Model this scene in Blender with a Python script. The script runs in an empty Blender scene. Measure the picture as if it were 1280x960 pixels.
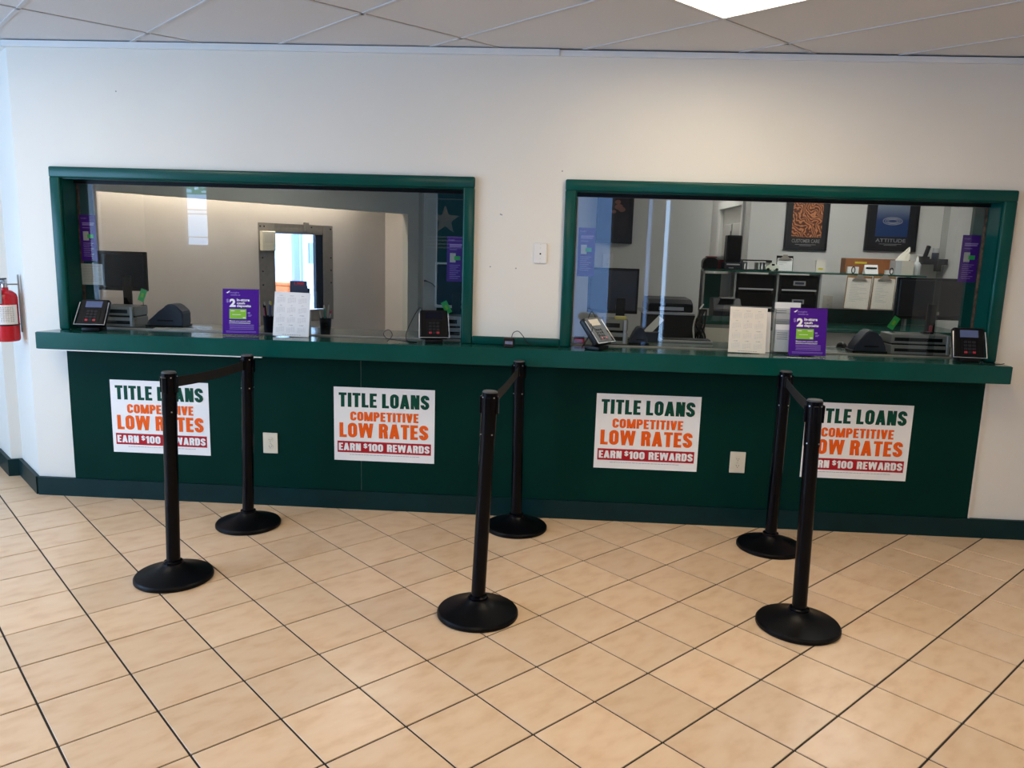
import bpy, bmesh, math, random
from mathutils import Vector, Matrix
random.seed(7)
SC = bpy.context.scene
COL = SC.collection

# ---------------------------------------------------------------- camera
cam_d = bpy.data.cameras.new('camera')
cam_d.sensor_width = 36.0
cam_d.lens = 979.1 / 1280 * 36.0
cam_d.clip_start = 0.05
cam_o = bpy.data.objects.new('camera', cam_d)
COL.objects.link(cam_o)
_r = Vector((0.9980784, 0.05478699, 0.02894628))
_u = Vector((-0.04893399 * 0, 0, 1))
_f = Vector((-0.04893399, 0.98349251, -0.17420661)).normalized()
_r = (_r - _f * _r.dot(_f)).normalized()
_u = _r.cross(_f)
_m = Matrix((( _r.x, _u.x, -_f.x, 2.96886), (_r.y, _u.y, -_f.y, -4.56136), (_r.z, _u.z, -_f.z, 1.62), (0, 0, 0, 1)))
cam_o.matrix_world = _m
SC.camera = cam_o

# ---------------------------------------------------------------- world
w = bpy.data.worlds.new('sky')
SC.world = w
w.use_nodes = True
nt = w.node_tree
bg = nt.nodes['Background']
bg.inputs[0].default_value = (0.40, 0.62, 1.0, 1)
bg.inputs[1].default_value = 17.5
SC.view_settings.view_transform = 'Standard'
SC.view_settings.look = 'None'
SC.view_settings.gamma = 1.0
SC.view_settings.use_curve_mapping = False
SC.view_settings.exposure = -0.08
SC.cycles.max_bounces = 8
SC.cycles.diffuse_bounces = 4
SC.cycles.glossy_bounces = 4
SC.cycles.transparent_max_bounces = 12
SC.cycles.caustics_reflective = False
SC.cycles.caustics_refractive = False
SC.cycles.sample_clamp_indirect = 6.0

def portal(name, loc, rot, sx, sy):
    l = bpy.data.lights.new(name, 'AREA')
    l.shape = 'RECTANGLE'; l.size = sx; l.size_y = sy
    l.cycles.is_portal = True
    o = bpy.data.objects.new(name, l)
    o.location = loc; o.rotation_euler = rot
    COL.objects.link(o)
    return o
portal('window_daylight', (-2.98, -3.3, 1.45), (0, math.radians(-90), 0), 2.1, 4.2)

# ---------------------------------------------------------------- materials
def mat(name, col, rough=0.5, metal=0.0, noise=0.0, nscale=8.0, bump=0.0, bscale=60.0, spec=0.5, emis=None, estr=0.0, alt=None):
    m = bpy.data.materials.new(name)
    m.use_nodes = True
    n = m.node_tree.nodes; L = m.node_tree.links
    b = n['Principled BSDF']
    b.inputs['Base Color'].default_value = (*col, 1)
    b.inputs['Roughness'].default_value = rough
    b.inputs['Metallic'].default_value = metal
    b.inputs['Specular IOR Level'].default_value = spec
    if emis:
        b.inputs['Emission Color'].default_value = (*emis, 1)
        b.inputs['Emission Strength'].default_value = estr
    tc = n.new('ShaderNodeTexCoord')
    if noise or alt:
        t = n.new('ShaderNodeTexNoise'); t.inputs['Scale'].default_value = nscale
        t.inputs['Detail'].default_value = 6
        L.new(tc.outputs['Object'], t.inputs['Vector'])
        r = n.new('ShaderNodeValToRGB')
        r.color_ramp.elements[0].position = 0.3; r.color_ramp.elements[1].position = 0.7
        a = alt if alt else tuple(c * (1 - noise) for c in col)
        r.color_ramp.elements[0].color = (*a, 1)
        r.color_ramp.elements[1].color = (*(min(1, c * (1 + noise * .5)) for c in col), 1)
        L.new(t.outputs['Fac'], r.inputs[0]); L.new(r.outputs[0], b.inputs['Base Color'])
    if bump:
        t2 = n.new('ShaderNodeTexNoise'); t2.inputs['Scale'].default_value = bscale
        L.new(tc.outputs['Object'], t2.inputs['Vector'])
        bp = n.new('ShaderNodeBump'); bp.inputs['Strength'].default_value = bump; bp.inputs['Distance'].default_value = 0.002
        L.new(t2.outputs['Fac'], bp.inputs['Height']); L.new(bp.outputs[0], b.inputs['Normal'])
    return m

M = {}
M['wall'] = mat('wall_paint', (0.74, 0.72, 0.66), 0.6, noise=0.03, nscale=1.5, bump=0.25, bscale=180)
M['wall_in'] = mat('inner_wall_paint', (0.66, 0.65, 0.63), 0.7, noise=0.03, nscale=2)
M['olive'] = mat('olive_wall_paint', (0.55, 0.55, 0.49), 0.7, noise=0.04, nscale=2)
M['beige'] = mat('beige_wall_paint', (0.66, 0.595, 0.55), 0.6, noise=0.05, nscale=3)
M['green'] = mat('green_gloss_paint', (0.001, 0.062, 0.051), 0.24, spec=0.24, noise=0.15, nscale=4, bump=0.15, bscale=90)
M['panel'] = mat('dark_green_laminate', (0.0015, 0.026, 0.020), 0.45, noise=0.12, nscale=3, bump=0.1, bscale=200, spec=0.05)
M['top'] = mat('green_countertop_laminate', (0.010, 0.075, 0.058), 0.12, noise=0.2, nscale=9)
M['top_in'] = mat('grey_green_laminate', (0.16, 0.20, 0.19), 0.16, noise=0.1, nscale=9)
M['dk_wall'] = mat('low_reflection_rear_wall', (0.12, 0.12, 0.12), 0.7)  # unseen wall darkened so the teller glass mirrors less brightness
M['base'] = mat('vinyl_baseboard', (0.001, 0.022, 0.024), 0.45, spec=0.2, noise=0.2, nscale=6)
M['tile_grout'] = mat('dark_grout', (0.028, 0.019, 0.015), 0.85, noise=0.3, nscale=30)
M['ceil'] = mat('ceiling_tile', (0.63, 0.635, 0.65), 0.9, noise=0.03, nscale=90, bump=0.5, bscale=240)
M['grid'] = mat('ceiling_grid_paint', (0.52, 0.52, 0.53), 0.5)
M['trim'] = mat('wall_angle_paint', (0.72, 0.75, 0.75), 0.45)
M['black'] = mat('black_powder_coat', (0.0006, 0.0008, 0.0025), 0.20, spec=0.13)
M['rubber'] = mat('black_base_plastic', (0.001, 0.001, 0.002), 0.40, noise=0.4, nscale=14, spec=0.15)
M['belt'] = mat('black_webbing', (0.001, 0.001, 0.002), 0.8, bump=0.4, bscale=600)
M['steel'] = mat('steel', (0.55, 0.55, 0.56), 0.3, 1.0)
M['steel_matte'] = mat('brushed_steel_plate', (0.30, 0.27, 0.24), 0.5, 0.6, noise=0.1, nscale=20)
M['cap'] = mat('dark_grey_cap', (0.05, 0.052, 0.055), 0.45)  # dark grey, lighter than the poles
M['seam'] = mat('seam_filler', (0.07, 0.11, 0.10), 0.6)
M['paper'] = mat('white_paper', (0.80, 0.80, 0.80), 0.55)
M['poster'] = mat('white_poster_card', (0.86, 0.86, 0.86), 0.4)
M['cream'] = mat('cream_paper', (0.75, 0.70, 0.62), 0.6)
M['t_green'] = mat('dark_green_ink', (0.0, 0.060, 0.034), 0.6, spec=0.2)
M['t_orange'] = mat('orange_ink', (0.84, 0.115, 0.006), 0.6, spec=0.2)
M['t_red'] = mat('red_ink', (0.42, 0.012, 0.02), 0.6, spec=0.2)
M['t_white'] = mat('white_ink', (0.86, 0.86, 0.86), 0.5)
M['t_grey'] = mat('grey_ink', (0.28, 0.28, 0.30), 0.6)
M['t_lgrey'] = mat('light_grey_ink', (0.50, 0.50, 0.52), 0.6)
M['purple'] = mat('purple_card', (0.058, 0.003, 0.25), 0.4, spec=0.25)
M['purple_l'] = mat('lilac_ink', (0.30, 0.20, 0.60), 0.5)
M['lime'] = mat('lime_ink', (0.22, 0.52, 0.03), 0.4)
M['gcard'] = mat('green_plastic_card', (0.02, 0.42, 0.09), 0.35)
M['plastic'] = mat('black_plastic', (0.002, 0.002, 0.003), 0.35, spec=0.2)
M['plastic_g'] = mat('charcoal_plastic', (0.014, 0.016, 0.022), 0.4, spec=0.25)
M['slate'] = mat('slate_plastic', (0.026, 0.034, 0.062), 0.35, spec=0.3, noise=0.2, nscale=8)
M['grey'] = mat('light_grey_plastic', (0.25, 0.255, 0.26), 0.45)
M['silver'] = mat('silver_plastic', (0.50, 0.50, 0.52), 0.3, 0.4)
M['screen'] = mat('dark_screen', (0.004, 0.006, 0.016), 0.2, spec=0.2)
M['lcd'] = mat('terminal_display', (0.06, 0.08, 0.16), 0.25, emis=(0.3, 0.4, 0.8), estr=0.06)
M['ivory'] = mat('ivory_plastic', (0.66, 0.61, 0.49), 0.4)
M['almond'] = mat('almond_plastic', (0.56, 0.53, 0.46), 0.45)
M['white_pl'] = mat('white_plastic', (0.75, 0.74, 0.72), 0.4)
M['red'] = mat('red_gloss_paint', (0.50, 0.008, 0.02), 0.25)
M['redpl'] = mat('red_plastic', (0.45, 0.02, 0.04), 0.4)
M['yellow'] = mat('yellow_ink', (0.65, 0.55, 0.04), 0.5)
M['wood'] = mat('clipboard_hardboard', (0.30, 0.17, 0.07), 0.6, noise=0.3, nscale=30)
M['orange_pl'] = mat('orange_paint', (0.75, 0.16, 0.03), 0.5)
M['lav'] = mat('lavender_painted_column', (0.30, 0.36, 0.75), 0.6)
M['outer'] = mat('outside_white_render', (0.75, 0.75, 0.80), 0.8)
M['pave'] = mat('outside_paving', (0.30, 0.30, 0.31), 0.9)
M['door'] = mat('door_paint', (0.50, 0.49, 0.46), 0.5)
M['frame_b'] = mat('black_picture_frame', (0.012, 0.013, 0.018), 0.35)
M['tissue'] = mat('tissue_paper', (0.80, 0.77, 0.66), 0.8)
M['clear'] = mat('frosted_plastic', (0.45, 0.47, 0.48), 0.25)
M['rust'] = mat('worn_sealant', (0.10, 0.055, 0.035), 0.9, noise=0.7, nscale=40)
M['white_wire'] = mat('white_cable', (0.6, 0.6, 0.6), 0.5)
M['teal_pl'] = mat('teal_plastic', (0.02, 0.22, 0.17), 0.4)
M['pink_pl'] = mat('pink_plastic', (0.55, 0.03, 0.14), 0.4)
M['blue_pl'] = mat('blue_plastic', (0.04, 0.08, 0.25), 0.4)
M['lamp'] = mat('light_diffuser', (0.9, 0.9, 0.9), 0.5, emis=(1.0, 0.84, 0.60), estr=14.5)
M['lamp_in'] = mat('office_or_fill_diffuser', (0.9, 0.9, 0.9), 0.5, emis=(1.0, 0.96, 0.92), estr=24.0)  # shared by the office light and the added fill lamps
M['lamp_cove'] = mat('cove_light_tube', (0.9, 0.9, 0.9), 0.5, emis=(1.0, 0.90, 0.78), estr=100.0)

def tile_mat():
    m = mat('ceramic_floor_tile', (0.60, 0.43, 0.28), 0.28)
    n = m.node_tree.nodes; L = m.node_tree.links; b = n['Principled BSDF']
    tc = n.new('ShaderNodeTexCoord'); oi = n.new('ShaderNodeObjectInfo')
    ad = n.new('ShaderNodeVectorMath'); ad.operation = 'ADD'
    ml = n.new('ShaderNodeVectorMath'); ml.operation = 'SCALE'; ml.inputs['Scale'].default_value = 37.0
    cb = n.new('ShaderNodeCombineXYZ')
    for k in range(3): L.new(oi.outputs['Random'], cb.inputs[k])
    L.new(cb.outputs[0], ml.inputs[0]); L.new(tc.outputs['Object'], ad.inputs[0]); L.new(ml.outputs[0], ad.inputs[1])
    t = n.new('ShaderNodeTexNoise'); t.inputs['Scale'].default_value = 9; t.inputs['Detail'].default_value = 3; t.inputs['Roughness'].default_value = 0.5
    mp = n.new('ShaderNodeMapping'); mp.inputs['Scale'].default_value = (1, 1.9, 1)
    L.new(ad.outputs[0], mp.inputs[0]); L.new(mp.outputs[0], t.inputs['Vector'])
    r = n.new('ShaderNodeValToRGB')
    e = r.color_ramp.elements
    e[0].position = .22; e[0].color = (0.67, 0.435, 0.25, 1)
    e[1].position = .78; e[1].color = (0.79, 0.59, 0.40, 1)
    k = e.new(.5); k.color = (0.76, 0.54, 0.345, 1)
    L.new(t.outputs['Fac'], r.inputs[0])
    hs = n.new('ShaderNodeHueSaturation')
    mr = n.new('ShaderNodeMapRange'); mr.inputs[3].default_value = .93; mr.inputs[4].default_value = 1.07
    L.new(oi.outputs['Random'], mr.inputs[0]); L.new(mr.outputs[0], hs.inputs['Value'])
    L.new(r.outputs[0], hs.inputs['Color']); L.new(hs.outputs[0], b.inputs['Base Color'])
    mr2 = n.new('ShaderNodeMapRange'); mr2.inputs[3].default_value = .285; mr2.inputs[4].default_value = .33
    L.new(t.outputs['Fac'], mr2.inputs[0]); L.new(mr2.outputs[0], b.inputs['Roughness'])
    return m
M['tile'] = tile_mat()

def glass_mat(name, tint, ior=1.5, boost=1.0):
    m = bpy.data.materials.new(name); m.use_nodes = True
    n = m.node_tree.nodes; L = m.node_tree.links
    n.remove(n['Principled BSDF'])
    out = n['Material Output']
    tr = n.new('ShaderNodeBsdfTransparent'); tr.inputs[0].default_value = (*tint, 1)
    gl = n.new('ShaderNodeBsdfGlossy'); gl.inputs['Roughness'].default_value = 0.0
    fr = n.new('ShaderNodeFresnel'); fr.inputs[0].default_value = ior
    mx = n.new('ShaderNodeMixShader')
    ge = n.new('ShaderNodeNewGeometry'); iv = n.new('ShaderNodeMath'); iv.operation = 'SUBTRACT'; iv.inputs[0].default_value = 1.0
    mu = n.new('ShaderNodeMath'); mu.operation = 'MULTIPLY'; mu.use_clamp = True; m3 = n.new('ShaderNodeMath'); m3.operation = 'MULTIPLY'; m3.inputs[1].default_value = boost
    L.new(ge.outputs['Backfacing'], iv.inputs[1]); L.new(iv.outputs[0], mu.inputs[0]); L.new(fr.outputs[0], m3.inputs[0]); L.new(m3.outputs[0], mu.inputs[1])
    L.new(mu.outputs[0], mx.inputs[0]); L.new(tr.outputs[0], mx.inputs[1]); L.new(gl.outputs[0], mx.inputs[2])
    L.new(mx.outputs[0], out.inputs[0])
    return m
M['glass'] = glass_mat('window_glass', (0.86, 0.88, 0.87), boost=1.4)
M['glass_tint'] = glass_mat('tinted_storefront_glass', (0.45, 0.50, 0.56))
M['glass_dark'] = glass_mat('dark_storefront_glass', (0.09, 0.14, 0.14))
M['glass_green'] = glass_mat('green_vinyl_glass', (0.10, 0.62, 0.42))
M['acrylic'] = glass_mat('clear_acrylic', (0.90, 0.92, 0.93))

# ---------------------------------------------------------------- mesh helpers
def NB(): return bmesh.new()
def box(bm, x0, x1, y0, y1, z0, z1, bev=0.0, rot=None, seg=1):
    r = bmesh.ops.create_cube(bm, size=1.0)
    vs = r['verts']
    for v in vs:
        v.co = Vector((x0 + (v.co.x + .5) * (x1 - x0), y0 + (v.co.y + .5) * (y1 - y0), z0 + (v.co.z + .5) * (z1 - z0)))
    if bev > 0:
        es = list({e for v in vs for e in v.link_edges})
        r2 = bmesh.ops.bevel(bm, geom=es, offset=bev, segments=seg, affect='EDGES', profile=0.5)
        vs = list({v for f in r2['faces'] for v in f.verts} | {v for v in vs if v.is_valid})
    if rot is not None:
        bmesh.ops.transform(bm, matrix=rot, verts=[v for v in vs if v.is_valid])
    return vs
def cyl(bm, p0, p1, r0, r1=None, seg=20, caps=True):
    r1 = r0 if r1 is None else r1
    p0 = Vector(p0); p1 = Vector(p1); d = p1 - p0
    q = d.to_track_quat('Z', 'Y').to_matrix().to_4x4()
    mt = Matrix.Translation((p0 + p1) / 2) @ q
    return bmesh.ops.create_cone(bm, cap_ends=caps, segments=seg, radius1=max(r0, 1e-5), radius2=max(r1, 1e-5), depth=d.length, matrix=mt)['verts']
def lathe(bm, prof, seg=32, c=(0, 0, 0)):
    rings = []
    for r, z in prof:
        if r < 1e-6: rings.append([bm.verts.new((c[0], c[1], c[2] + z))])
        else: rings.append([bm.verts.new((c[0] + r * math.cos(2 * math.pi * k / seg), c[1] + r * math.sin(2 * math.pi * k / seg), c[2] + z)) for k in range(seg)])
    for a, b in zip(rings, rings[1:]):
        for k in range(seg):
            j = (k + 1) % seg
            if len(a) == 1 and len(b) == 1: continue
            if len(a) == 1: bm.faces.new((a[0], b[j], b[k]))
            elif len(b) == 1: bm.faces.new((a[k], a[j], b[0]))
            else: bm.faces.new((a[k], a[j], b[j], b[k]))
def tube(bm, pts, r, seg=8):
    pts = [Vector(p) for p in pts]
    rings = []; up = Vector((0.13, 0.27, 1)).normalized()
    for i, p in enumerate(pts):
        t = (pts[min(i + 1, len(pts) - 1)] - pts[max(i - 1, 0)]).normalized()
        a = t.cross(up)
        if a.length < 1e-3: a = t.cross(Vector((1, 0, 0)))
        a.normalize(); b = t.cross(a)
        rings.append([bm.verts.new(p + r * (math.cos(2 * math.pi * k / seg) * a + math.sin(2 * math.pi * k / seg) * b)) for k in range(seg)])
    for A, B in zip(rings, rings[1:]):
        for k in range(seg): bm.faces.new((A[k], A[(k + 1) % seg], B[(k + 1) % seg], B[k]))
    bm.faces.new(rings[0][::-1]); bm.faces.new(rings[-1])
def smooth_path(pts, n=6):
    P = [Vector(p) for p in pts]; P = [P[0]] + P + [P[-1]]; out = []
    for i in range(1, len(P) - 2):
        for k in range(n):
            t = k / n; a, b, c, d = P[i - 1:i + 3]
            out.append(.5 * ((2 * b) + (c - a) * t + (2 * a - 5 * b + 4 * c - d) * t * t + (-a + 3 * b - 3 * c + d) * t ** 3))
    out.append(P[-2]); return out
def prism(bm, poly, y0, y1):
    """poly: list of (x, z), extruded along y"""
    a = [bm.verts.new((x, y0, z)) for x, z in poly]; b = [bm.verts.new((x, y1, z)) for x, z in poly]
    bm.faces.new(a); bm.faces.new(b[::-1])
    for k in range(len(poly)):
        j = (k + 1) % len(poly); bm.faces.new((a[j], a[k], b[k], b[j]))
def prismx(bm, poly, x0, x1):
    """poly: list of (y, z), extruded along x"""
    a = [bm.verts.new((x0, y, z)) for y, z in poly]; b = [bm.verts.new((x1, y, z)) for y, z in poly]
    bm.faces.new(a); bm.faces.new(b[::-1])
    for k in range(len(poly)):
        j = (k + 1) % len(poly); bm.faces.new((a[j], a[k], b[k], b[j]))
def quad(bm, x0, x1, z0, z1, y=0.0):
    bm.faces.new([bm.verts.new(p) for p in ((x0, y, z0), (x1, y, z0), (x1, y, z1), (x0, y, z1))])
def obj(name, bm, m, parent=None, loc=None, smooth=False, rot=None):
    me = bpy.data.meshes.new(name)
    bmesh.ops.recalc_face_normals(bm, faces=bm.faces[:])
    bm.to_mesh(me); bm.free()
    me.materials.append(M[m] if isinstance(m, str) else m)
    if smooth:
        me.polygons.foreach_set('use_smooth', [True] * len(me.polygons))
        me.set_sharp_from_angle(angle=math.radians(35))
    o = bpy.data.objects.new(name, me); COL.objects.link(o)
    if parent is not None: o.parent = parent
    if loc is not None: o.location = loc
    if rot is not None: o.rotation_euler = rot
    return o
def empty(name, loc=(0, 0, 0), rz=0.0):
    o = bpy.data.objects.new(name, None); COL.objects.link(o)
    o.empty_display_size = 0.05; o.location = loc; o.rotation_euler = (0, 0, rz)
    return o
def tag(o, label, cat, group=None):
    o['label'] = label; o['category'] = cat
    if group: o['group'] = group
    return o
def struct(o): o['kind'] = 'structure'; return o
def stuff(o): o['kind'] = 'stuff'; return o
def thing(name, label, cat, loc=(0, 0, 0), rz=0.0, group=None): return tag(empty(name, loc, rz), label, cat, group)
def bx(name, m, parent, x0, x1, y0, y1, z0, z1, bev=0.0, seg=1, rot=None):
    b = NB(); box(b, x0, x1, y0, y1, z0, z1, bev, rot, seg)
    return obj(name, b, m, parent, smooth=(bev > 0 and seg > 1))
def copy_tree(src, loc, rz=None, label=None):
    r = src.copy(); COL.objects.link(r); r.location = loc
    if rz is not None: r.rotation_euler = (0, 0, rz)
    if label: r['label'] = label
    for ch in src.children:
        c = ch.copy(); COL.objects.link(c); c.parent = r
        for g in ch.children:
            d = g.copy(); COL.objects.link(d); d.parent = c
    return r
_tc = {}
def text(name, s, m, parent, x0, x1, z0, z1, y=0.0, bold=0.0, keep=False):
    """flat lettering fitted to the rectangle x0..x1, z0..z1, facing -y"""
    cu = bpy.data.curves.new('lettering', 'FONT'); cu.body = s; cu.offset = bold; cu.resolution_u = 3
    t = bpy.data.objects.new('lettering', cu)
    me = bpy.data.meshes.new_from_object(t)
    bpy.data.objects.remove(t); bpy.data.curves.remove(cu)
    xs = [v.co.x for v in me.vertices]; ys = [v.co.y for v in me.vertices]
    ax, bx_, ay, by = min(xs), max(xs), min(ys), max(ys)
    for v in me.vertices:
        v.co = Vector((x0 + (v.co.x - ax) / (bx_ - ax) * (x1 - x0), y, z0 + (v.co.y - ay) / max(1e-6, by - ay) * (z1 - z0)))
    me.materials.clear(); me.materials.append(M[m])
    o = bpy.data.objects.new(name, me); COL.objects.link(o); o.parent = parent
    return stuff(o)
def lines(name, m, parent, rows, y=0.0):
    b = NB()
    for (x0, x1, z0, z1) in rows: quad(b, x0, x1, z0, z1, y)
    return stuff(obj(name, b, m, parent))

# heavy condensed block capitals drawn stroke by stroke (height 1, stroke t)
def block_word(bm, word, x0, x1, z0, z1, y, t=.212):
    """word set in heavy condensed capitals, fitted to x0..x1, z0..z1"""
    polys = []; cur = 0.0; gap = .065
    def path(pts, closed=False):
        P = [Vector(p) for p in pts]; n = len(P); L_, R_ = [], []
        for k in range(n):
            a = P[k - 1] if (k or closed) else None; c = P[(k + 1) % n] if (k < n - 1 or closed) else None
            d1 = (P[k] - a).normalized() if a is not None else None; d2 = (c - P[k]).normalized() if c is not None else None
            d = ((d1 or d2) + (d2 or d1)).normalized(); m = Vector((-d.y, d.x)); r = d2 or d1
            s_ = max(.5, abs(m.dot(Vector((-r.y, r.x)))))
            L_.append(P[k] + m * t / 2 / s_); R_.append(P[k] - m * t / 2 / s_)
        for k in range(n if closed else n - 1):
            j = (k + 1) % n; polys.append([R_[k], R_[j], L_[j], L_[k]])
    def arc(cx, cz, rx, rz, a0, a1, n=7):
        return [(cx + rx * math.cos(math.radians(a0 + (a1 - a0) * k / n)), cz + rz * math.sin(math.radians(a0 + (a1 - a0) * k / n))) for k in range(n + 1)]
    def rect(a, b_, c, d): polys.append([Vector((a, b_)), Vector((c, b_)), Vector((c, d)), Vector((a, d))])
    def para(xb, zb, xt, zt, w): polys.append([Vector((xb, zb)), Vector((xb + w, zb)), Vector((xt + w, zt)), Vector((xt, zt))])
    for ch in word:
        n0 = len(polys); h = t / 2
        if ch == ' ': cur += .24; continue
        W_ = {'I': t, 'M': .70, 'W': .82, 'L': .40, 'E': .41, 'T': .46, '1': .33, 'A': .56, 'V': .54}.get(ch, .50)
        hz = t * .86
        if ch == 'I': rect(0, 0, t, 1)
        elif ch == 'T': rect((W_ - t) / 2, 0, (W_ + t) / 2, 1 - hz); rect(0, 1 - hz, W_, 1)
        elif ch == 'L': rect(0, 0, t, 1); rect(t, 0, W_, hz)
        elif ch == 'E': rect(0, 0, t, 1); rect(t, 0, W_, hz); rect(t, 1 - hz, W_, 1); rect(t, .5 - hz * .45, W_ * .92, .5 + hz * .45)
        elif ch == 'N': rect(0, 0, t * .9, 1); rect(W_ - t * .9, 0, W_, 1); para(W_ - t * 1.15, 0, 0, 1, t * 1.15)
        elif ch == 'A': para(0, 0, (W_ - t * 1.1) / 2, 1, t * 1.02); para(W_ - t * 1.02, 0, (W_ - t * .95) / 2, 1, t * 1.02); rect(.16, .18, W_ - .16, .18 + hz * .85)
        elif ch == 'V': para((W_ - t * 1.1) / 2, 0, 0, 1, t * 1.02); para((W_ - t * .95) / 2, 0, W_ - t * 1.02, 1, t * 1.02)
        elif ch == 'M': rect(0, 0, t * .88, 1); rect(W_ - t * .88, 0, W_, 1); para(W_ / 2 - t * .55, 0, .02, 1, t * 1.0); para(W_ / 2 - t * .45, 0, W_ - t * 1.02, 1, t * 1.0)
        elif ch == 'W': para(.11, 0, 0, 1, t * .95); para(.11, 0, W_ / 2 - t * .45, 1, t * .85); para(W_ - .11 - t * .85, 0, W_ / 2 - t * .40, 1, t * .85); para(W_ - .11 - t * .95, 0, W_ - t * .95, 1, t * .95)
        elif ch in 'O0': r = W_ / 2 - h; path(arc(W_ / 2, 1 - h - r * 1.1, r, r * 1.1, 0, 180) + arc(W_ / 2, h + r * 1.1, r, r * 1.1, 180, 360), True)
        elif ch == 'C': r = W_ / 2 - h; path([(W_ - h, .64)] + arc(W_ / 2, 1 - h - r * 1.1, r, r * 1.1, 0, 180) + arc(W_ / 2, h + r * 1.1, r, r * 1.1, 180, 360) + [(W_ - h, .36)])
        elif ch == 'D': rect(0, 0, t, 1); path([(t * .9, 1 - hz / 2)] + arc(W_ - h - .14, 1 - hz / 2 - .16, .14, .16, 90, 0) + arc(W_ - h - .14, hz / 2 + .16, .14, .16, 0, -90) + [(t * .9, hz / 2)])
        elif ch in 'PR':
            lo = .40 if ch == 'P' else .43
            rect(0, 0, t, 1); zm = lo + hz / 2; rz = (1 - hz / 2 - zm) / 2
            path([(t * .9, 1 - hz / 2)] + arc(W_ - h - .12, (1 - hz / 2 + zm) / 2, .12, rz, 90, -90, 10) + [(t * .9, zm)])
            if ch == 'R': para(W_ - t * 1.0, 0, W_ - t * 1.18, lo + .06, t * .98)
        elif ch in 'S$':
            r = W_ / 2 - h; rz = (1 - t) / 4 * 1.02
            path([(W_ - h, .68)] + arc(W_ / 2, 1 - h - rz * .86, r, rz * .86, 0, 180) + [(h + .03, .60), (W_ / 2, .5), (W_ - h - .03, .40)] + arc(W_ / 2, h + rz * .86, r, rz * .86, 0, -180) + [(h, .32)])
            if ch == '$': rect(W_ / 2 - t * .25, -.10, W_ / 2 + t * .25, 1.10)
        elif ch == '1': rect(W_ - t, 0, W_, 1); polys.append([Vector((0, .66)), Vector((W_ - t, .74)), Vector((W_ - t, 1)), Vector((W_ * .4, .84)), Vector((0, .80))])
        for q_ in range(n0, len(polys)): polys[q_] = [Vector((v.x + cur, v.y)) for v in polys[q_]]
        cur += W_ + gap
    cur -= gap
    for n_, p in enumerate(polys):
        y -= 2.5e-5
        ar = sum(p[k - 1].x * p[k].y - p[k].x * p[k - 1].y for k in range(len(p)))
        if ar < 0: p = p[::-1]
        bm.faces.new([bm.verts.new((x0 + v.x / cur * (x1 - x0), y, z0 + v.y * (z1 - z0))) for v in p])
def block(name, word, m, parent, x0, x1, z0, z1, y):
    b = NB(); block_word(b, word, x0, x1, z0, z1, y)
    me = bpy.data.meshes.new(name); b.to_mesh(me); b.free(); me.materials.append(M[m])
    o = bpy.data.objects.new(name, me); COL.objects.link(o); o.parent = parent; return stuff(o)

# ================================================================ STRUCTURE
CZ = 2.685
def slabz(bm, outline, z0, z1):
    a = [bm.verts.new((x, y, z0)) for x, y in outline]; b = [bm.verts.new((x, y, z1)) for x, y in outline]
    bm.faces.new(a[::-1]); bm.faces.new(b)
    for k in range(len(outline)):
        j = (k + 1) % len(outline); bm.faces.new((a[k], a[j], b[j], b[k]))
def wall(name, m, parts):
    b = NB()
    for p in parts: box(b, *p)
    return struct(obj(name, b, m))

# floor: grout bed, every tile in the lobby near the counter a piece of its own
b = NB(); box(b, -3.2, 8.2, -6.7, 7.5, -0.16, -0.0035)
floor = struct(obj('floor', b, 'tile_grout'))
T = 0.30602; G = 0.0026 + 0.0012
ci, si = math.cos(math.radians(44.81)), math.sin(math.radians(44.81))
def clip(poly, keep, at):
    out = []
    for k in range(len(poly)):
        a, c = poly[k - 1], poly[k]
        ia, ic = keep(a), keep(c)
        if ia != ic: out.append(at(a, c))
        if ic: out.append(c)
    return out
def tile_poly(cx, cy, h):
    return [(cx + ci * u + si * v, cy + si * u - ci * v) for u, v in ((-h, -h), (-h, h), (h, h), (h, -h))]
hb = NB(); h = T / 2 - G
box(hb, -h, h, -h, h, -0.010, 0.0, 0.0012)
tile_me = bpy.data.meshes.new('floor_tile'); bmesh.ops.recalc_face_normals(hb, faces=hb.faces[:]); hb.to_mesh(tile_me); hb.free()
tile_me.materials.append(M['tile'])
far = NB(); n_tiles = 0
cand = []
for i in range(-30, 30):
    for j in range(-30, 30):
        cx = 2.5233 + T * ((i + .5) * ci + (j + .5) * si); cy = -2.16236 + T * ((i + .5) * si - (j + .5) * ci)
        if -3.3 < cx < 8.2 and -6.7 < cy < 0.7: cand.append((cx, cy))
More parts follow.
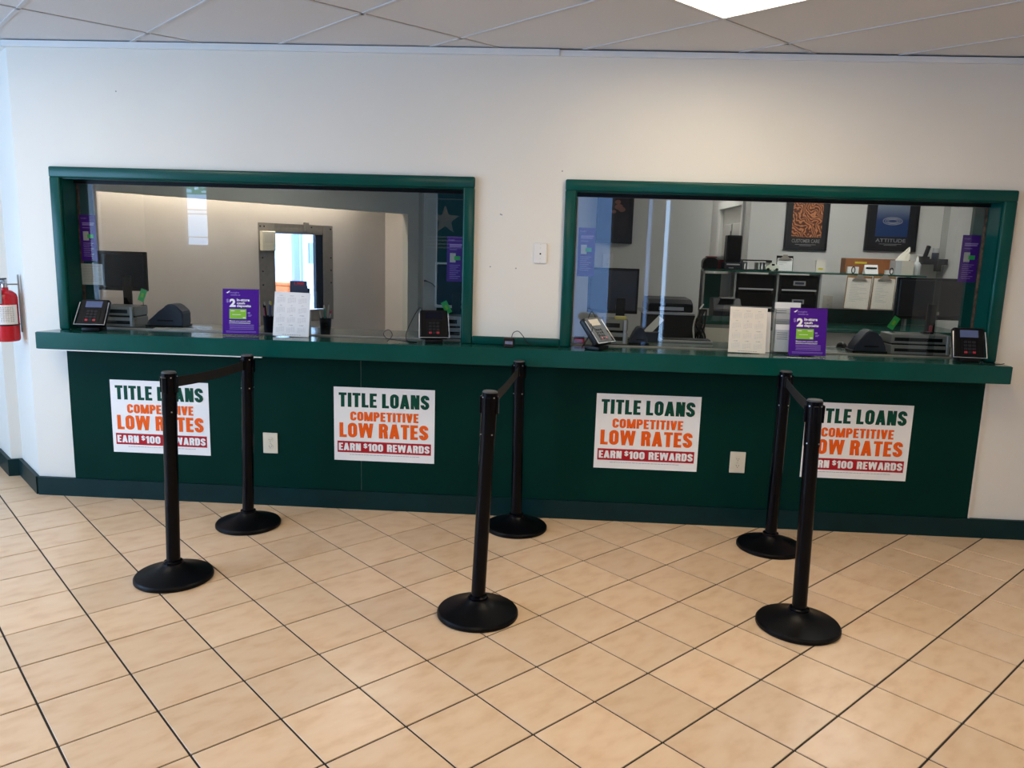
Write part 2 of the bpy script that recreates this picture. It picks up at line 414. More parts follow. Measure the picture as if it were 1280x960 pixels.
for cx, cy in cand:
    if cx < -0.2:
        if cy > -cx + 0.3: continue
        cut = False
    else:
        if cy - T * .7072 > 0: continue
        cut = cy + T * .7072 > 0
    d = cy + 4.56
    seen = cy > -2.75 and abs(cx - 2.97 + 0.05 * d) < 0.70 * d + .30
    if seen and n_tiles < 298:
        n_tiles += 1
        if cut:
            pl = clip(tile_poly(cx, cy, h), lambda p: p[1] <= -0.002, lambda a, c: (a[0] + (c[0] - a[0]) * (-0.002 - a[1]) / (c[1] - a[1]), -0.002))
            if len(pl) < 3: continue
            bb = NB(); slabz(bb, [(x - cx, y - cy) for x, y in pl], -0.010, 0.0)
            obj('floor_tile', bb, 'tile', floor, (cx, cy, 0))
        else:
            o = bpy.data.objects.new('floor_tile', tile_me); COL.objects.link(o); o.parent = floor
            o.location = (cx, cy, random.uniform(-.0004, .0003)); o.rotation_euler = (0, 0, math.radians(44.81))
    else:
        pl = tile_poly(cx, cy, h)
        if cut: pl = clip(pl, lambda p: p[1] <= -0.002, lambda a, c: (a[0] + (c[0] - a[0]) * (-0.002 - a[1]) / (c[1] - a[1]), -0.002))
        if len(pl) >= 3: slabz(far, pl, -0.010, 0.0)
stuff(obj('distant_floor_tiles', far, 'tile', floor))

# ceiling: deck, T-bars and lay-in tiles at 45 degrees
b = NB(); slabz(b, [(-3.2, -6.7), (8.2, -6.7), (8.2, 7.4), (2.40, 7.4), (-.713 + .48888 * -.2 - .87235 * .5, 1.59 - .87235 * .2 + .48888 * .5), (-1.4, 1.5), (-3.2, .87)], CZ + .03, CZ + .15)
ceiling = struct(obj('ceiling', b, 'ceil'))
CT = 0.600; q = math.sqrt(.5); cn = (2.005, -0.622)
def cpt(i, j): return (cn[0] + CT * (i - j) * q * 1.0, cn[1] - CT * (i + j) * q)     # i to lower right, j to lower left (away from the wall)
lights = {}
for i, j in ((2, -2), (4, 3), (8, -1), (-2, 3), (6, 5)): lights[(i, j)] = 1; lights[(i + 1, j)] = 2
rest = NB()
for i in range(-14, 16, 2):
    for j in range(-14, 16):
        cs = [cpt(i + a, j + c) for a, c in ((0, 0), (2, 0), (2, 1), (0, 1))]
        mx = sum(c[0] for c in cs) / 4; my = sum(c[1] for c in cs) / 4
        if not (-3.4 < mx < 8.4 and -7 < my < .75): continue
        if (i, j) in lights: continue
        pl = cs
        if mx > -.3: pl = clip(pl, lambda p: p[1] <= 0, lambda a, c: (a[0] + (c[0] - a[0]) * (0 - a[1]) / (c[1] - a[1]), 0))
        if len(pl) < 3: continue
        near = my > -1.7
        bb = NB() if near else rest
        slabz(bb, [((x - mx) * .990 + mx, (y - my) * .990 + my) for x, y in pl], CZ + 0.004, CZ + 0.016)
        if near: obj('ceiling_tile', bb, 'ceil', ceiling)
stuff(obj('distant_ceiling_tiles', rest, 'ceil', ceiling))
def bar(p, d, L0, L1, w=0.020):
    p = Vector(p); d = Vector(d); n = Vector((-d.y, d.x))
    a, c = p + d * L0, p + d * L1
    bb = NB(); slabz(bb, [tuple(a - n * w / 2), tuple(c - n * w / 2), tuple(c + n * w / 2), tuple(a + n * w / 2)], CZ - 0.0005, CZ + 0.006)
    return obj('ceiling_bar', bb, 'grid', ceiling)
def room_hit(p, d):   # length of a bar from a node near the teller wall back to the wall line y = 0
    return (0 - p[1]) / d[1]
for k in range(-16, 16):
    for sgn in (1, -1):
        if sgn == 1 and k % 2: continue
        p = (cn[0] + CT / q * k * 1.0 * .5 * 2, cn[1]); d = (sgn * q, q)
        a = max((-6.5 - p[1]) / d[1], -30); c = room_hit(p, d)
        # keep inside the lobby in x
        xs = sorted(((-3.1 - p[0]) / d[0], (8.1 - p[0]) / d[0]))
        a = max(a, xs[0]); c = min(c, xs[1])
        if c > a + .05: bar(p, d, a, c)

# recessed troffers
def troffer(i, j, label, c2=1):
    cs = [cpt(i, j), cpt(i + 2, j), cpt(i + 2, j + 1), cpt(i, j + 1)]
    mx = sum(c[0] for c in cs) / 4; my = sum(c[1] for c in cs) / 4
    t = thing('ceiling_light', label, 'light', (mx, my, CZ - .004), -math.pi / 4)
    b = NB(); W, D, f = CT - .012, CT / 2 - .012, .022
    W = CT - .012
    box(b, -W, W, -D, -D + f, -.004, .012); box(b, -W, W, D - f, D, -.004, .012)
    box(b, -W, -W + f, -D + f, D - f, -.004, .012); box(b, W - f, W, -D + f, D - f, -.004, .012)
    obj('frame', b, 'grid', t)
    b = NB(); box(b, -W + f, W - f, -D + f, D - f, .002, .008); obj('diffuser', b, 'lamp', t)
for (i, j), lb in zip(((2, -2), (4, 3), (8, -1), (-2, 3), (6, 5)),
    ('glowing recessed ceiling light cut off by the top edge, near the right window', 'recessed ceiling light overhead in the middle of the lobby',
     'recessed ceiling light at the right end of the lobby', 'recessed ceiling light at the left side of the lobby', 'recessed ceiling light towards the storefront')):
    troffer(i, j, lb)

# teller wall with two openings
WO = [(0.07, 2.44), (3.07, 5.42)]; ZT = 1.935; TH = 0.30
wall('wall_front', 'wall', [
    (-0.20, 8.2, 0, TH, 0, 0.945), (-0.20, 0.07, 0, TH, 0.945, CZ), (2.44, 3.07, 0, TH, 0.945, CZ), (5.42, 8.2, 0, TH, 0.945, CZ),
    (0.07, 2.44, 0, TH, ZT, CZ), (3.07, 5.42, 0, TH, ZT, CZ)])
lp = [(-0.20, 0.0), (-0.56, 0.36), (-0.62, 0.335), (-0.86, 0.57), (-3.2, 0.57)]
b = NB(); slabz(b, [(-0.20, 0.001), (-0.20, 0.299), (-0.54, 0.64), (-0.80, 0.87), (-3.2, 0.87)] + lp[:0:-1], 0, CZ)
struct(obj('wall_left', b, 'wall'))
wall('wall_west', 'wall', [(-3.2, -3.0, -6.7, .57, 0, .38), (-3.2, -3.0, -6.7, .57, 2.52, CZ), (-3.2, -3.0, -6.7, -5.4, .38, 2.52), (-3.2, -3.0, -1.2, .57, .38, 2.52)])
wall('wall_right', 'wall', [(8.0, 8.2, -6.7, 0, 0, CZ)])
# storefront wall behind the camera: openings (x0, x1, z0, z1)
ops = [(-2.45, -2.06, 1.46, 2.41), (1.05, 1.70, 0.3, 2.35), (3.23, 3.78, 0.3, 2.36), (4.25, 4.32, 0.5, 2.38), (4.49, 4.57, 0.3, 2.31)]
pr = []; x = -3.2
for (a, c, z0, z1) in ops:
    pr += [(x, a, -6.7, -6.5, 0, CZ), (a, c, -6.7, -6.5, 0, z0), (a, c, -6.7, -6.5, z1, CZ)]; x = c
pr.append((x, 8.2, -6.7, -6.5, 0, CZ))
wall('wall_back', 'dk_wall', pr)
def store_window(n, orient, a, c, z0, z1, g, mull=0):
    t = struct(empty('window_%d' % n))
    b = NB(); f = .035 if c - a > .3 else .004
    if orient == 'x':
        for p in ((a, c, -6.62, -6.56, z0, z0 + f), (a, c, -6.62, -6.56, z1 - f, z1), (a, a + f, -6.62, -6.56, z0 + f, z1 - f), (c - f, c, -6.62, -6.56, z0 + f, z1 - f)): box(b, *p)
        obj('window_frame', b, 'silver', t)
        b = NB(); box(b, a + f, c - f, -6.595, -6.589, z0 + f, z1 - f); obj('window_pane', b, g, t)
    else:
        for p in ((-3.12, -3.06, a, c, z0, z0 + f), (-3.12, -3.06, a, c, z1 - f, z1), (-3.12, -3.06, a, a + f, z0 + f, z1 - f), (-3.12, -3.06, c - f, c, z0 + f, z1 - f)): box(b, *p)
        for k in range(1, mull):
            y = a + (c - a) * k / mull; box(b, -3.12, -3.06, y - .03, y + .03, z0 + f, z1 - f)
        obj('window_frame', b, 'silver', t)
        for k in range(max(1, mull)):
            y0 = a + (c - a) * k / mull + .03; y1 = a + (c - a) * (k + 1) / mull - .03
            b = NB(); box(b, -3.095, -3.089, y0, y1, z0 + f, z1 - f); obj('window_pane', b, g, t)
    return t
for k, (a, c, z0, z1) in enumerate(ops):
    wnd = store_window(4 + k, 'x', a, c, z0, z1, ('glass', 'glass_dark', 'glass_tint', 'glass_tint', 'glass')[k])
    if k == 0:
        b = NB()
        for (u0, u1, w0, w1) in ((.004, .386, 2.215, 2.24), (.004, .386, 2.375, 2.405), (.004, .05, 2.24, 2.375), (.13, .17, 2.24, 2.375), (.23, .27, 2.24, 2.375), (.05, .13, 2.29, 2.33), (.17, .23, 2.24, 2.28), (.27, .386, 2.27, 2.31), (.33, .386, 2.31, 2.375)): box(b, a + u0, a + u1, -6.586, -6.583, w0, w1)
        stuff(obj('green_vinyl', b, 'glass_green', wnd))
        b = NB()
        for z_ in (1.60, 1.93, 1.99): box(b, a, c, -6.60, -6.585, z_, z_ + .012)
        stuff(obj('glazing_bar', b, 't_grey', wnd))
    if k == 1:   # white star decal on the tinted pane (it shows mirrored in the teller glass)
        b = NB(); cx, cz = 1.375, 1.95
        pts = [(cx + (.21 if j % 2 == 0 else .088) * math.sin(j * math.pi / 5), cz + (.21 if j % 2 == 0 else .088) * math.cos(j * math.pi / 5)) for j in range(10)]
        cv = b.verts.new((cx, -6.585, cz)); vv = [b.verts.new((p[0], -6.585, p[1])) for p in pts]
        for j in range(10): b.faces.new((cv, vv[j], vv[(j + 1) % 10]))
        for k2 in range(4): quad(b, 1.12, 1.63, 1.70 - .05 * k2, 1.72 - .05 * k2, -6.585)
        for (p0, p1, z0_, z1_) in ((1.10, 1.115, 1.55, 2.25), (1.635, 1.65, 1.55, 2.25), (1.115, 1.635, 2.235, 2.25)): quad(b, p0, p1, z0_, z1_, -6.585)
        stuff(obj('window_decal', b, 'white_pl', wnd))
store_window(3, 'y', -5.4, -1.2, .38, 2.52, 'glass', 3)

# baseboards
def base_run(name, pts, h=.115, th=.022):
    P = [Vector(p) for p in pts]; off = []
    for k, p in enumerate(P):
        ds = []
        if k: ds.append((P[k] - P[k - 1]).normalized())
        if k < len(P) - 1: ds.append((P[k + 1] - P[k]).normalized())
        ns = [Vector((d.y, -d.x)) for d in ds]
        n = sum(ns, Vector((0, 0))).normalized()
        off.append(p + n * th / max(.4, n.dot(ns[0])))
    b = NB(); slabz(b, [tuple(p) for p in P] + [tuple(p) for p in off[::-1]], 0.0, h)
    return struct(obj(name, b, 'base'))
base_run('baseboard_front', [(-0.20, -0.001), (8.0, -0.001)])
base_run('baseboard_left', [(-3.0, .569), (-0.862, .569), (-.622, .334), (-.562, .359), (-.2, -.001)])
# wall angle under the ceiling
b = NB(); box(b, -0.21, 2.95, -0.026, 0, CZ - .036, CZ - .003); struct(obj('trim_1', b, 'trim'))
b = NB(); box(b, 2.952, 8.0, -0.018, 0, CZ - .036, CZ - .006); struct(obj('trim_2', b, 'trim'))
b = NB(); slabz(b, [(-.2, 0), (-.56, .36), (-.58, .34), (-.215, -.022)], CZ - .036, CZ - .003); struct(obj('trim_3', b, 'trim'))

# teller windows: green casing, lined reveal, glass on a metal track
def teller_window(n, x0, x1, split, ox0, ox1, ztop):
    t = struct(empty('window_%d' % n, (x0, 0, 1.045)))
    def o(name, bm, m, **k):
        for v in bm.verts: v.co -= Vector((x0, 0, 1.045))
        return obj(name, bm, m, t, **k)
    b = NB(); box(b, ox0, x0 + .004, -.026, 0, 1.045, ztop - .058, .009, seg=3); o('casing', b, 'green', smooth=True)
    b = NB(); box(b, x1 - .004, ox1, -.026, 0, 1.045, ztop - .058, .009, seg=3); o('casing', b, 'green', smooth=True)
    b = NB(); box(b, ox0, ox1, -.028, 0, ztop - .062, ztop, .009, seg=3); o('casing', b, 'green', smooth=True)
    b = NB(); box(b, x0, x0 + .008, -.002, .30, 1.045, ZT); o('reveal', b, 'green')
    b = NB(); box(b, x1 - .008, x1, -.002, .30, 1.045, ZT); o('reveal', b, 'green')
    b = NB(); box(b, x0 + .008, x1 - .008, -.002, .30, ZT - .008, ZT); o('reveal', b, 'green')
    b = NB(); box(b, x0 + .008, x1 - .008, .108, .142, ZT - .026, ZT - .008); o('glass_channel', b, 'plastic')
    b = NB(); box(b, x0 + .008, x1 - .008, .106, .116, 1.0452, 1.052); o('glass_track', b, 'steel_matte')
    # worn bead where the glass meets the reveal
    for xx in (x0 + .008, x1 - .016):
        b = NB(); box(b, xx, xx + .008, .125, .145, 1.046, ZT - .03); o('sealant_bead', b, 'rust')
    b = NB(); box(b, x0 + .012, split, .117, .123, 1.05, ZT - .012); o('window_pane', b, 'glass')
    b = NB(); box(b, split - .03, x1 - .012, .129, .135, 1.05, ZT - .012); o('window_pane', b, 'glass')
teller_window(1, *WO[0], 2.185, 0.012, 2.50, 1.995)
teller_window(2, *WO[1], 5.20, 3.012, 5.485, 1.995)
b = NB(); box(b, 2.50, 3.012, -.022, 0, 1.045, 1.092, .008, seg=3); struct(obj('trim_4', b, 'green', smooth=True))

# counter
ct = thing('countertop', 'long glossy green countertop running under both teller windows', 'counter', (2.72, 0, .945))
b = NB(); slabz(b, [(-.04 - 2.72, -.17), (5.495 - 2.72, -.17), (5.49 - 2.72, 0), (5.41 - 2.72, 0), (5.41 - 2.72, .105), (3.08 - 2.72, .105), (3.08 - 2.72, 0), (2.43 - 2.72, 0), (2.43 - 2.72, .105), (.08 - 2.72, .105), (.08 - 2.72, 0), (.004 - 2.72, 0)], 0, .10)
bmesh.ops.bevel(b, geom=b.edges[:], offset=.003, segments=2, affect='EDGES')
obj('worktop', b, 'top', ct)
for a, c in ((.08, 2.43), (3.08, 5.41)):
    b = NB(); box(b, a - 2.72, c - 2.72, .1055, .55, .0, .0995, .002); obj('inner_worktop', b, 'top_in', ct)
b = NB(); box(b, -2.76, 2.776, -.1725, -.1700, .002, .097); obj('edge_band', b, 'green', ct)
b = NB(); box(b, -2.76, -1.42, -.172, -.160, -.006, -.0005); obj('unpainted_strip', b, 'white_pl', ct)
cf = thing('counter_panelling', 'dark green laminate panelling below the teller counter', 'panelling', (2.74, 0, .115))
for a, c in ((.04, 1.8385), (1.8415, 4.2793), (4.2807, 5.45)):
    b = NB(); box(b, a - 2.74, c - 2.74, -.014, -.001, 0.0005, .829, .0008); obj('front_panel', b, 'panel', cf)
b = NB(); box(b, 1.8390 - 2.74, 1.8410 - 2.74, -.0125, -.001, 0.0005, .829); obj('seam_filler', b, 'seam', cf)
b = NB(); box(b, 5.451 - 2.74, 5.462 - 2.74, -.012, -.001, .0005, .829); obj('end_strip', b, 'white_pl', cf)

# ---------------------------------------------------------------- back office shell
E = Vector((.48888, .87235)); Nn = Vector((-.87235, .48888)); L0 = Vector((-.713, 1.59))
def ob(s, off=0.0): p = L0 + E * s + Nn * off; return (p.x, p.y)
RZ = math.atan2(E.y, E.x)
b = NB()
slabz(b, [ob(.05, .0), ob(3.88, .0), ob(3.88, .08), ob(.05, .08)], 1.952, CZ)
slabz(b, [ob(3.88, .0), ob(6.5, .0), ob(6.5, .08), ob(3.88, .08)], 0, CZ)
struct(obj('wall_bulkhead', b, 'olive'))
# alcove wall with the pass-through opening
s0, s1, za, zb = 2.02, 2.90, .80, 1.70
b = NB()
for (a, c, z0, z1) in ((-.2, s0, 0, 2.45), (s1, 5.0, 0, 2.45), (s0, s1, 0, za), (s0, s1, zb, 2.45)):
    slabz(b, [ob(a, .36), ob(c, .36), ob(c, .50), ob(a, .50)], z0, z1)
slabz(b, [ob(-.2, .0), ob(.05, .0), ob(.05, .36), ob(-.2, .36)], 0, 2.45)
slabz(b, [ob(3.88, .08), ob(4.0, .08), ob(4.0, .36), ob(3.88, .36)], 0, 2.45)
slabz(b, [ob(-.2, .08), ob(5.0, .08), ob(5.0, .5), ob(-.2, .5)], 2.452, 2.55)
struct(obj('wall_alcove', b, 'beige'))
b = NB(); slabz(b, [(-.8, .87), (-.54, .64), (-.20, .299), (-.05, .301), (-.45, .75), (-1.0, 1.35), (-1.25, 1.6), (-1.4, 1.5)], 0, CZ)
struct(obj('wall_teller_side', b, 'olive'))
wall('wall_divider', 'wall_in', [(2.66, 2.78, .30, 7.0, 0, CZ)])
wall('wall_office_left', 'wall_in', [(2.781, 4.20, 2.2, 2.32, 0, CZ), (4.08, 4.20, 2.321, 4.7, 0, CZ)])
wall('wall_office_corridor', 'wall_in', [(4.20, 4.84, 4.6, 4.72, 0, CZ), (4.72, 4.84, 2.92, 3.10, 0, CZ), (4.72, 4.84, 4.10, 4.6, 0, CZ), (4.72, 4.84, 3.10, 4.10, 2.06, CZ)])
wall('wall_office_back', 'wall_in', [(4.72, 6.43, 2.8, 2.92, 0, CZ), (6.43, 6.58, 2.55, 2.92, 0, CZ), (6.58, 8.2, 3.0, 3.12, 0, CZ)])
wall('wall_office_right', 'wall_in', [(8.0, 8.2, .3, 3.0, 0, CZ)])
wall('wall_far_back', 'olive', [(2.3, 2.66, 7.15, 7.25, 0, CZ)])
d1 = struct(empty('door_1', (4.72, 3.10, 0)))
b = NB(); box(b, .03, .10, .0, 1.0, .0, 2.06); obj('door_leaf', b, 'door', d1)
for z0, z1 in ((.2, .75), (.9, 1.45), (1.55, 1.9)):
    for y0, y1 in ((.14, .46), (.54, .86)):
        b = NB(); box(b, .018, .03, y0, y1, z0, z1, .006); obj('door_panel', b, 'door', d1)
for p in ((-.02, .0, -.07, .0, 0, 2.13), (-.02, .0, 1.0, 1.07, 0, 2.13), (-.02, .0, 0, 1.0, 2.06, 2.13)):
    b = NB(); box(b, *p); obj('door_trim', b, 'white_pl', d1)

# office ceiling light, plus two unseen lamps added as fill
def office_or_fill_light(x, y, sx, sy, label):
    t = thing('office_or_fill_light', label, 'light', (x, y, CZ + .02))
    bx('frame', 'grid', t, -sx - .02, sx + .02, -sy - .02, sy + .02, -.01, .0)
    bx('diffuser', 'lamp_in', t, -sx, sx, -sy, sy, -.022, -.010)
office_or_fill_light(5.3, 1.5, .45, .25, 'ceiling light of the office behind the right window')
office_or_fill_light(4.46, 3.60, .12, .25, 'small unseen fill light added in the corridor behind the right window')  # added out of view to brighten the corridor door and trim
office_or_fill_light(1.30, 2.30, .25, .25, 'small unseen fill light added behind the left window')  # added out of view to lift the bulkhead and olive wall
t = thing('cove_light', 'warm tube light hidden above the alcove behind the left window', 'light', (*ob(1.75, .20), 2.40), RZ)
b = NB(); cyl(b, (-1.6, 0, 0), (1.45, 0, 0), .02, seg=12); obj('tube', b, 'lamp_cove', t)
bx('batten', 'grid', t, -1.65, 1.5, -.03, .03, .02, .05)

# outside the pass-through: yard floor and white building side
b = NB(); slabz(b, [ob(-2.5, .52), ob(12, .52), ob(12, 8), ob(-2.5, 8)], -.002, 0.004); struct(obj('ground_outside', b, 'pave'))
b = NB(); slabz(b, [ob(0, 4.6), ob(12, 4.6), ob(12, 4.7), ob(0, 4.7)], 0, 3.0); struct(obj('wall_outside', b, 'outer'))

# ================================================================ LOBBY THINGS
# ---- belt stanchions
def stanchion(x, y, h, lean, rz, label):
    t = thing('belt_stanchion', label, 'stanchion', (x, y, 0), 0, 'black belt stanchions in front of the counter')
    b = NB()
    lathe(b, [(0, 0), (.176, 0), (.180, .004), (.180, .016), (.174, .024), (.130, .036), (.085, .052), (.052, .070), (.046, .078), (0, .078)], 56)
    obj('weighted_base', b, 'rubber', t, smooth=True)
    lx, ly = lean
    def at(z): return (lx * (z - .07) / (h - .07), ly * (z - .07) / (h - .07), z)
    b = NB(); lathe(b, [(0, .078), (.042, .078), (.042, .088), (.033, .094), (0, .094)], 32); obj('collar', b, 'black', t, smooth=True)
    b = NB(); cyl(b, at(.085), at(h - .20), .0315, seg=36); obj('pole', b, 'black', t, smooth=True)
    b = NB(); cyl(b, at(h - .20), at(h - .006), .0335, seg=36); hd = obj('head', b, 'black', t, smooth=True)
    b = NB(); cyl(b, at(h - .006), at(h), .0325, .030, seg=36); obj('cap', b, 'cap', t, smooth=True)
    tp = at(h - .10)
    for k, a in enumerate((0, math.pi / 2, math.pi, -math.pi / 2)):
        for dz in (-.085, .075):
            b = NB(); a2 = rz + a + math.pi / 4; c = at(h - .10 + dz)
            cyl(b, (c[0] + .0325 * math.cos(a2), c[1] + .0325 * math.sin(a2), c[2]), (c[0] + .0355 * math.cos(a2), c[1] + .0355 * math.sin(a2), c[2]), .0032, seg=8)
            obj('rivet', b, 'steel', hd)
    # receiver clips on three sides
    for a in (math.pi / 2, math.pi, -math.pi / 2):
        b = NB(); m = Matrix.Translation(Vector(at(h - .055))) @ Matrix.Rotation(rz + a, 4, 'Z')
        box(b, .030, .041, -.011, .011, -.042, .032, .002, m)
        obj('belt_receiver', b, 'black', t)
    return t, at(h - .055)
ST = {}
for k, x, y, h, lean, rz, label in (
    ('a', 1.198, -1.105, 1.005, (.022, 0), 1.48, 'black belt stanchion nearest the left edge, standing in front of the leftmost poster'),
    ('b', 1.272, -0.365, .985, (.022, 0), -1.66, 'black stanchion behind the leftmost one, beside the left wall outlet'),
    ('c', 2.684, -1.315, 1.012, (.032, 0), 1.42, 'black stanchion standing out in the middle of the tiled floor'),
    ('d', 2.800, -0.215, .985, (-.010, 0), -1.72, 'black stanchion close to the counter under the gap between the two windows'),
    ('e', 4.225, -0.335, 1.000, (.004, 0), -1.70, 'black stanchion standing near the counter just right of the right wall outlet'),
    ('f', 4.100, -1.270, 1.020, (-.020, 0), 1.44, 'black stanchion in front of the rightmost poster, its left edge hidden by the pole')):
    t, tp = stanchion(x, y, h, lean, rz, label)
    ST[k] = (t, Vector((x + tp[0], y + tp[1], tp[2])))
def belt(a, c):
    t, pa = ST[a]; pc = ST[c][1]
    d = (pc - pa); dn = Vector((d.x, d.y, 0)).normalized(); n = Vector((-dn.y, dn.x, 0))
    A = pa + dn * .031; C = pc - dn * .036
    b = NB(); N = 14; rows = []
    for k in range(N + 1):
        s = k / N; p = A.lerp(C, s); p.z -= .010 * math.sin(math.pi * s)
        rows.append([b.verts.new(p - t.location + n * sy * .0011 + Vector((0, 0, sz * .024))) for sy, sz in ((-1, -1), (1, -1), (1, 1), (-1, 1))])
    for r0, r1 in zip(rows, rows[1:]):
        for k in range(4): b.faces.new((r0[k], r0[(k + 1) % 4], r1[(k + 1) % 4], r1[k]))
    b.faces.new(rows[0]); b.faces.new(rows[-1][::-1])
    o = obj('belt', b, 'belt', t)
    b = NB(); m = Matrix.Translation(C - t.location) @ Matrix.Rotation(math.atan2(dn.y, dn.x), 4, 'Z')
    box(b, -.012, .006, -.008, .008, -.028, .028, .002, m)
    obj('belt_end_clip', b, 'plastic', t)
belt('a', 'b'); belt('c', 'd'); belt('f', 'e')

# ---- loan posters
def loan_poster(xc, zc, label, rot=0.0):
    t = thing('loan_poster', label, 'poster', (xc, -.0155, zc), 0, 'white loan posters on the counter front')
    t.rotation_euler = (0, rot, 0)
    bx('sheet', 'poster', t, -.305, .305, -.0012, 0, -.226, .226)
    y = -.0016
    block('lettering', 'TITLE LOANS', 't_green', t, -.275, .272, .105, .192, y)
    block('lettering', 'COMPETITIVE', 't_orange', t, -.205, .208, .022, .078, y)
    block('lettering', 'LOW RATES', 't_orange', t, -.272, .268, -.082, .008, y)
    bn = bx('banner', 't_red', t, -.285, .285, -.0018, -.0012, -.176, -.106)
    block('lettering', 'EARN', 't_white', t, -.277, -.142, -.164, -.118, -.0022)
    block('lettering', '$', 't_white', t, -.126, -.102, -.146, -.118, -.0022)
    block('lettering', '100', 't_white', t, -.098, -.006, -.164, -.118, -.0022)
    block('lettering', 'REWARDS', 't_white', t, .018, .277, -.164, -.118, -.0022)
    rows = []; x = -.21
    while x < .2:
        wd = random.uniform(.008, .02); rows.append((x, x + wd, -.190, -.1875)); x += wd + .003
    lines('fine_print', 't_grey', t, rows, y)
    return t
for xc, zc, lb in ((.603, .523, 'white title loans poster at the far left, half hidden by a stanchion pole'),
    (1.981, .533, 'white title loans poster between the left outlet and the middle stanchions, over the panel seam'),
    (3.549, .554, 'unobstructed white title loans poster just left of the right wall outlet'),
    (4.762, .551, 'white title loans poster at the far right, its left edge behind a stanchion')):
    loan_poster(xc, zc, lb)

# ---- outlets
def outlet(loc, label, m='ivory', face='-y', cat='outlet', rz=0.0, w=.045, h=.064):
    t = thing('wall_outlet', label, cat, loc, rz)
    bx('cover_plate', m, t, -w, w, -.006, 0, -h, h, .002)
    for s in (-1, 1):
        b = NB(); cyl(b, (0, -.0055, s * .021), (0, -.0085, s * .021), .0165, seg=20); r = obj('receptacle', b, m, t)
        b = NB()
        box(b, -.0075, -.0055, -.0092, -.0084, s * .021 - .002, s * .021 + .006); box(b, .0055, .0075, -.0092, -.0084, s * .021 - .002, s * .021 + .006)
        cyl(b, (0, -.0084, s * .021 - .008), (0, -.0092, s * .021 - .008), .0022, seg=8)
        stuff(obj('slots', b, 'plastic', r))
    b = NB(); cyl(b, (0, -.0055, 0), (0, -.0078, 0), .003, seg=10); obj('screw', b, 'steel', t)
    return t
outlet((1.283, -.0145, .394), 'ivory duplex outlet on the green panel beside the left stanchions')
outlet((4.089, -.0145, .397), 'ivory duplex outlet on the green panel right of the third poster')
t = thing('phone_jack_plate', 'small white blank wall plate between the two teller windows', 'wall plate', (2.883, 0, 1.580))
bx('plate', 'white_pl', t, -.037, .037, -.010, -.0002, -.058, .058, .003)
b = NB(); cyl(b, (0, -.0099, -.003), (0, -.0106, -.003), .005, seg=12); obj('jack_hole', b, 'plastic', t)
for z in (.050, .030, -.030, -.052):
    b = NB(); cyl(b, (0, -.0099, z), (0, -.0112, z), .0026, seg=8); obj('screw', b, 'steel', t)
hb = NB()
for x, z in ((2.648, 1.793), (2.655, 1.790), (2.596, 1.495), (2.745, 1.490), (.43, 2.42), (2.99, 2.04)):
    cyl(hb, (x, -.0004, z), (x, .0001, z), .0045, seg=8)
hs = stuff(obj('screw_holes', hb, 't_grey')); tag(hs, 'old screw holes dotting the white wall between the windows', 'hole')

# ---- fire extinguisher on the angled wall at the far left
t = thing('fire_extinguisher', 'red fire extinguisher hanging on the white wall at the left edge', 'fire extinguisher', (-.342, .018, .958), math.radians(12))
b = NB(); lathe(b, [(0, 0), (.058, 0), (.064, .006), (.066, .02), (.066, .262), (.060, .285), (.042, .302), (.022, .310), (.020, .325), (0, .325)], 36)
obj('cylinder', b, 'red', t, smooth=True)
b = NB()
for k in range(19):
    a0 = math.radians(-165 + k * 8.2); a1 = math.radians(-165 + (k + 1) * 8.2)
    b.faces.new([b.verts.new((.0668 * math.cos(a), .0668 * math.sin(a), z)) for a, z in ((a0, .105), (a1, .105), (a1, .222), (a0, .222))])
lb = obj('paper_label', b, 'paper', t)
b = NB()
for (A0, A1, z0, z1) in ((-113, -99, .108, .219),):
    for k in range(4):
        a0 = math.radians(A0 + (A1 - A0) * k / 4); a1 = math.radians(A0 + (A1 - A0) * (k + 1) / 4)
        b.faces.new([b.verts.new((.0672 * math.cos(a), .0672 * math.sin(a), z)) for a, z in ((a0, z0), (a1, z0), (a1, z1), (a0, z1))])
obj('yellow_band', b, 'yellow', lb)
b = NB()
for r in range(11):
    z0 = .122 + r * .0085
    for k in range(6):
        a0 = math.radians(-94 + k * 11); a1 = a0 + math.radians(random.uniform(6, 10))
        b.faces.new([b.verts.new((.0673 * math.cos(a), .0673 * math.sin(a), z)) for a, z in ((a0, z0), (a1, z0), (a1, z0 + .003), (a0, z0 + .003))])
for r in range(3):
    for a0d in (-136, -126):
        a0 = math.radians(a0d); a1 = a0 + .1
        b.faces.new([b.verts.new((.0673 * math.cos(a), .0673 * math.sin(a), z)) for a, z in ((a0, .125 + r * .03), (a1, .125 + r * .03), (a1, .14 + r * .03), (a0, .14 + r * .03))])
stuff(obj('fine_print', b, 't_grey', lb))
b = NB()
lathe(b, [(.0665, .098), (.0685, .098), (.0685, .105), (.0665, .105)], 36); obj('strap', b, 'plastic', t)
b = NB(); cyl(b, (0, 0, .325), (0, 0, .352), .017, seg=16); box(b, -.014, .014, -.020, .012, .345, .372, .003); obj('valve', b, 'steel', t)
b = NB(); box(b, -.012, .012, -.062, .015, .372, .380, .002); obj('lever', b, 'plastic', t)
b = NB(); box(b, -.011, .011, -.058, .015, .348, .354, .002); obj('carry_handle', b, 'steel', t)
b = NB(); cyl(b, (-.016, -.002, .345), (-.034, -.002, .345), .013, seg=16); obj('gauge', b, 'steel', t)
b = NB(); box(b, -.013, .013, -.070, -.064, .23, .335, .003); obj('nozzle', b, 'grey', t)
b = NB(); tube(b, [(.016 + .016 * math.cos(k * math.pi / 6) - .03, -.03, .372 + .016 * math.sin(k * math.pi / 6)) for k in range(13)], .0014, 6); obj('pull_pin', b, 'steel', t)
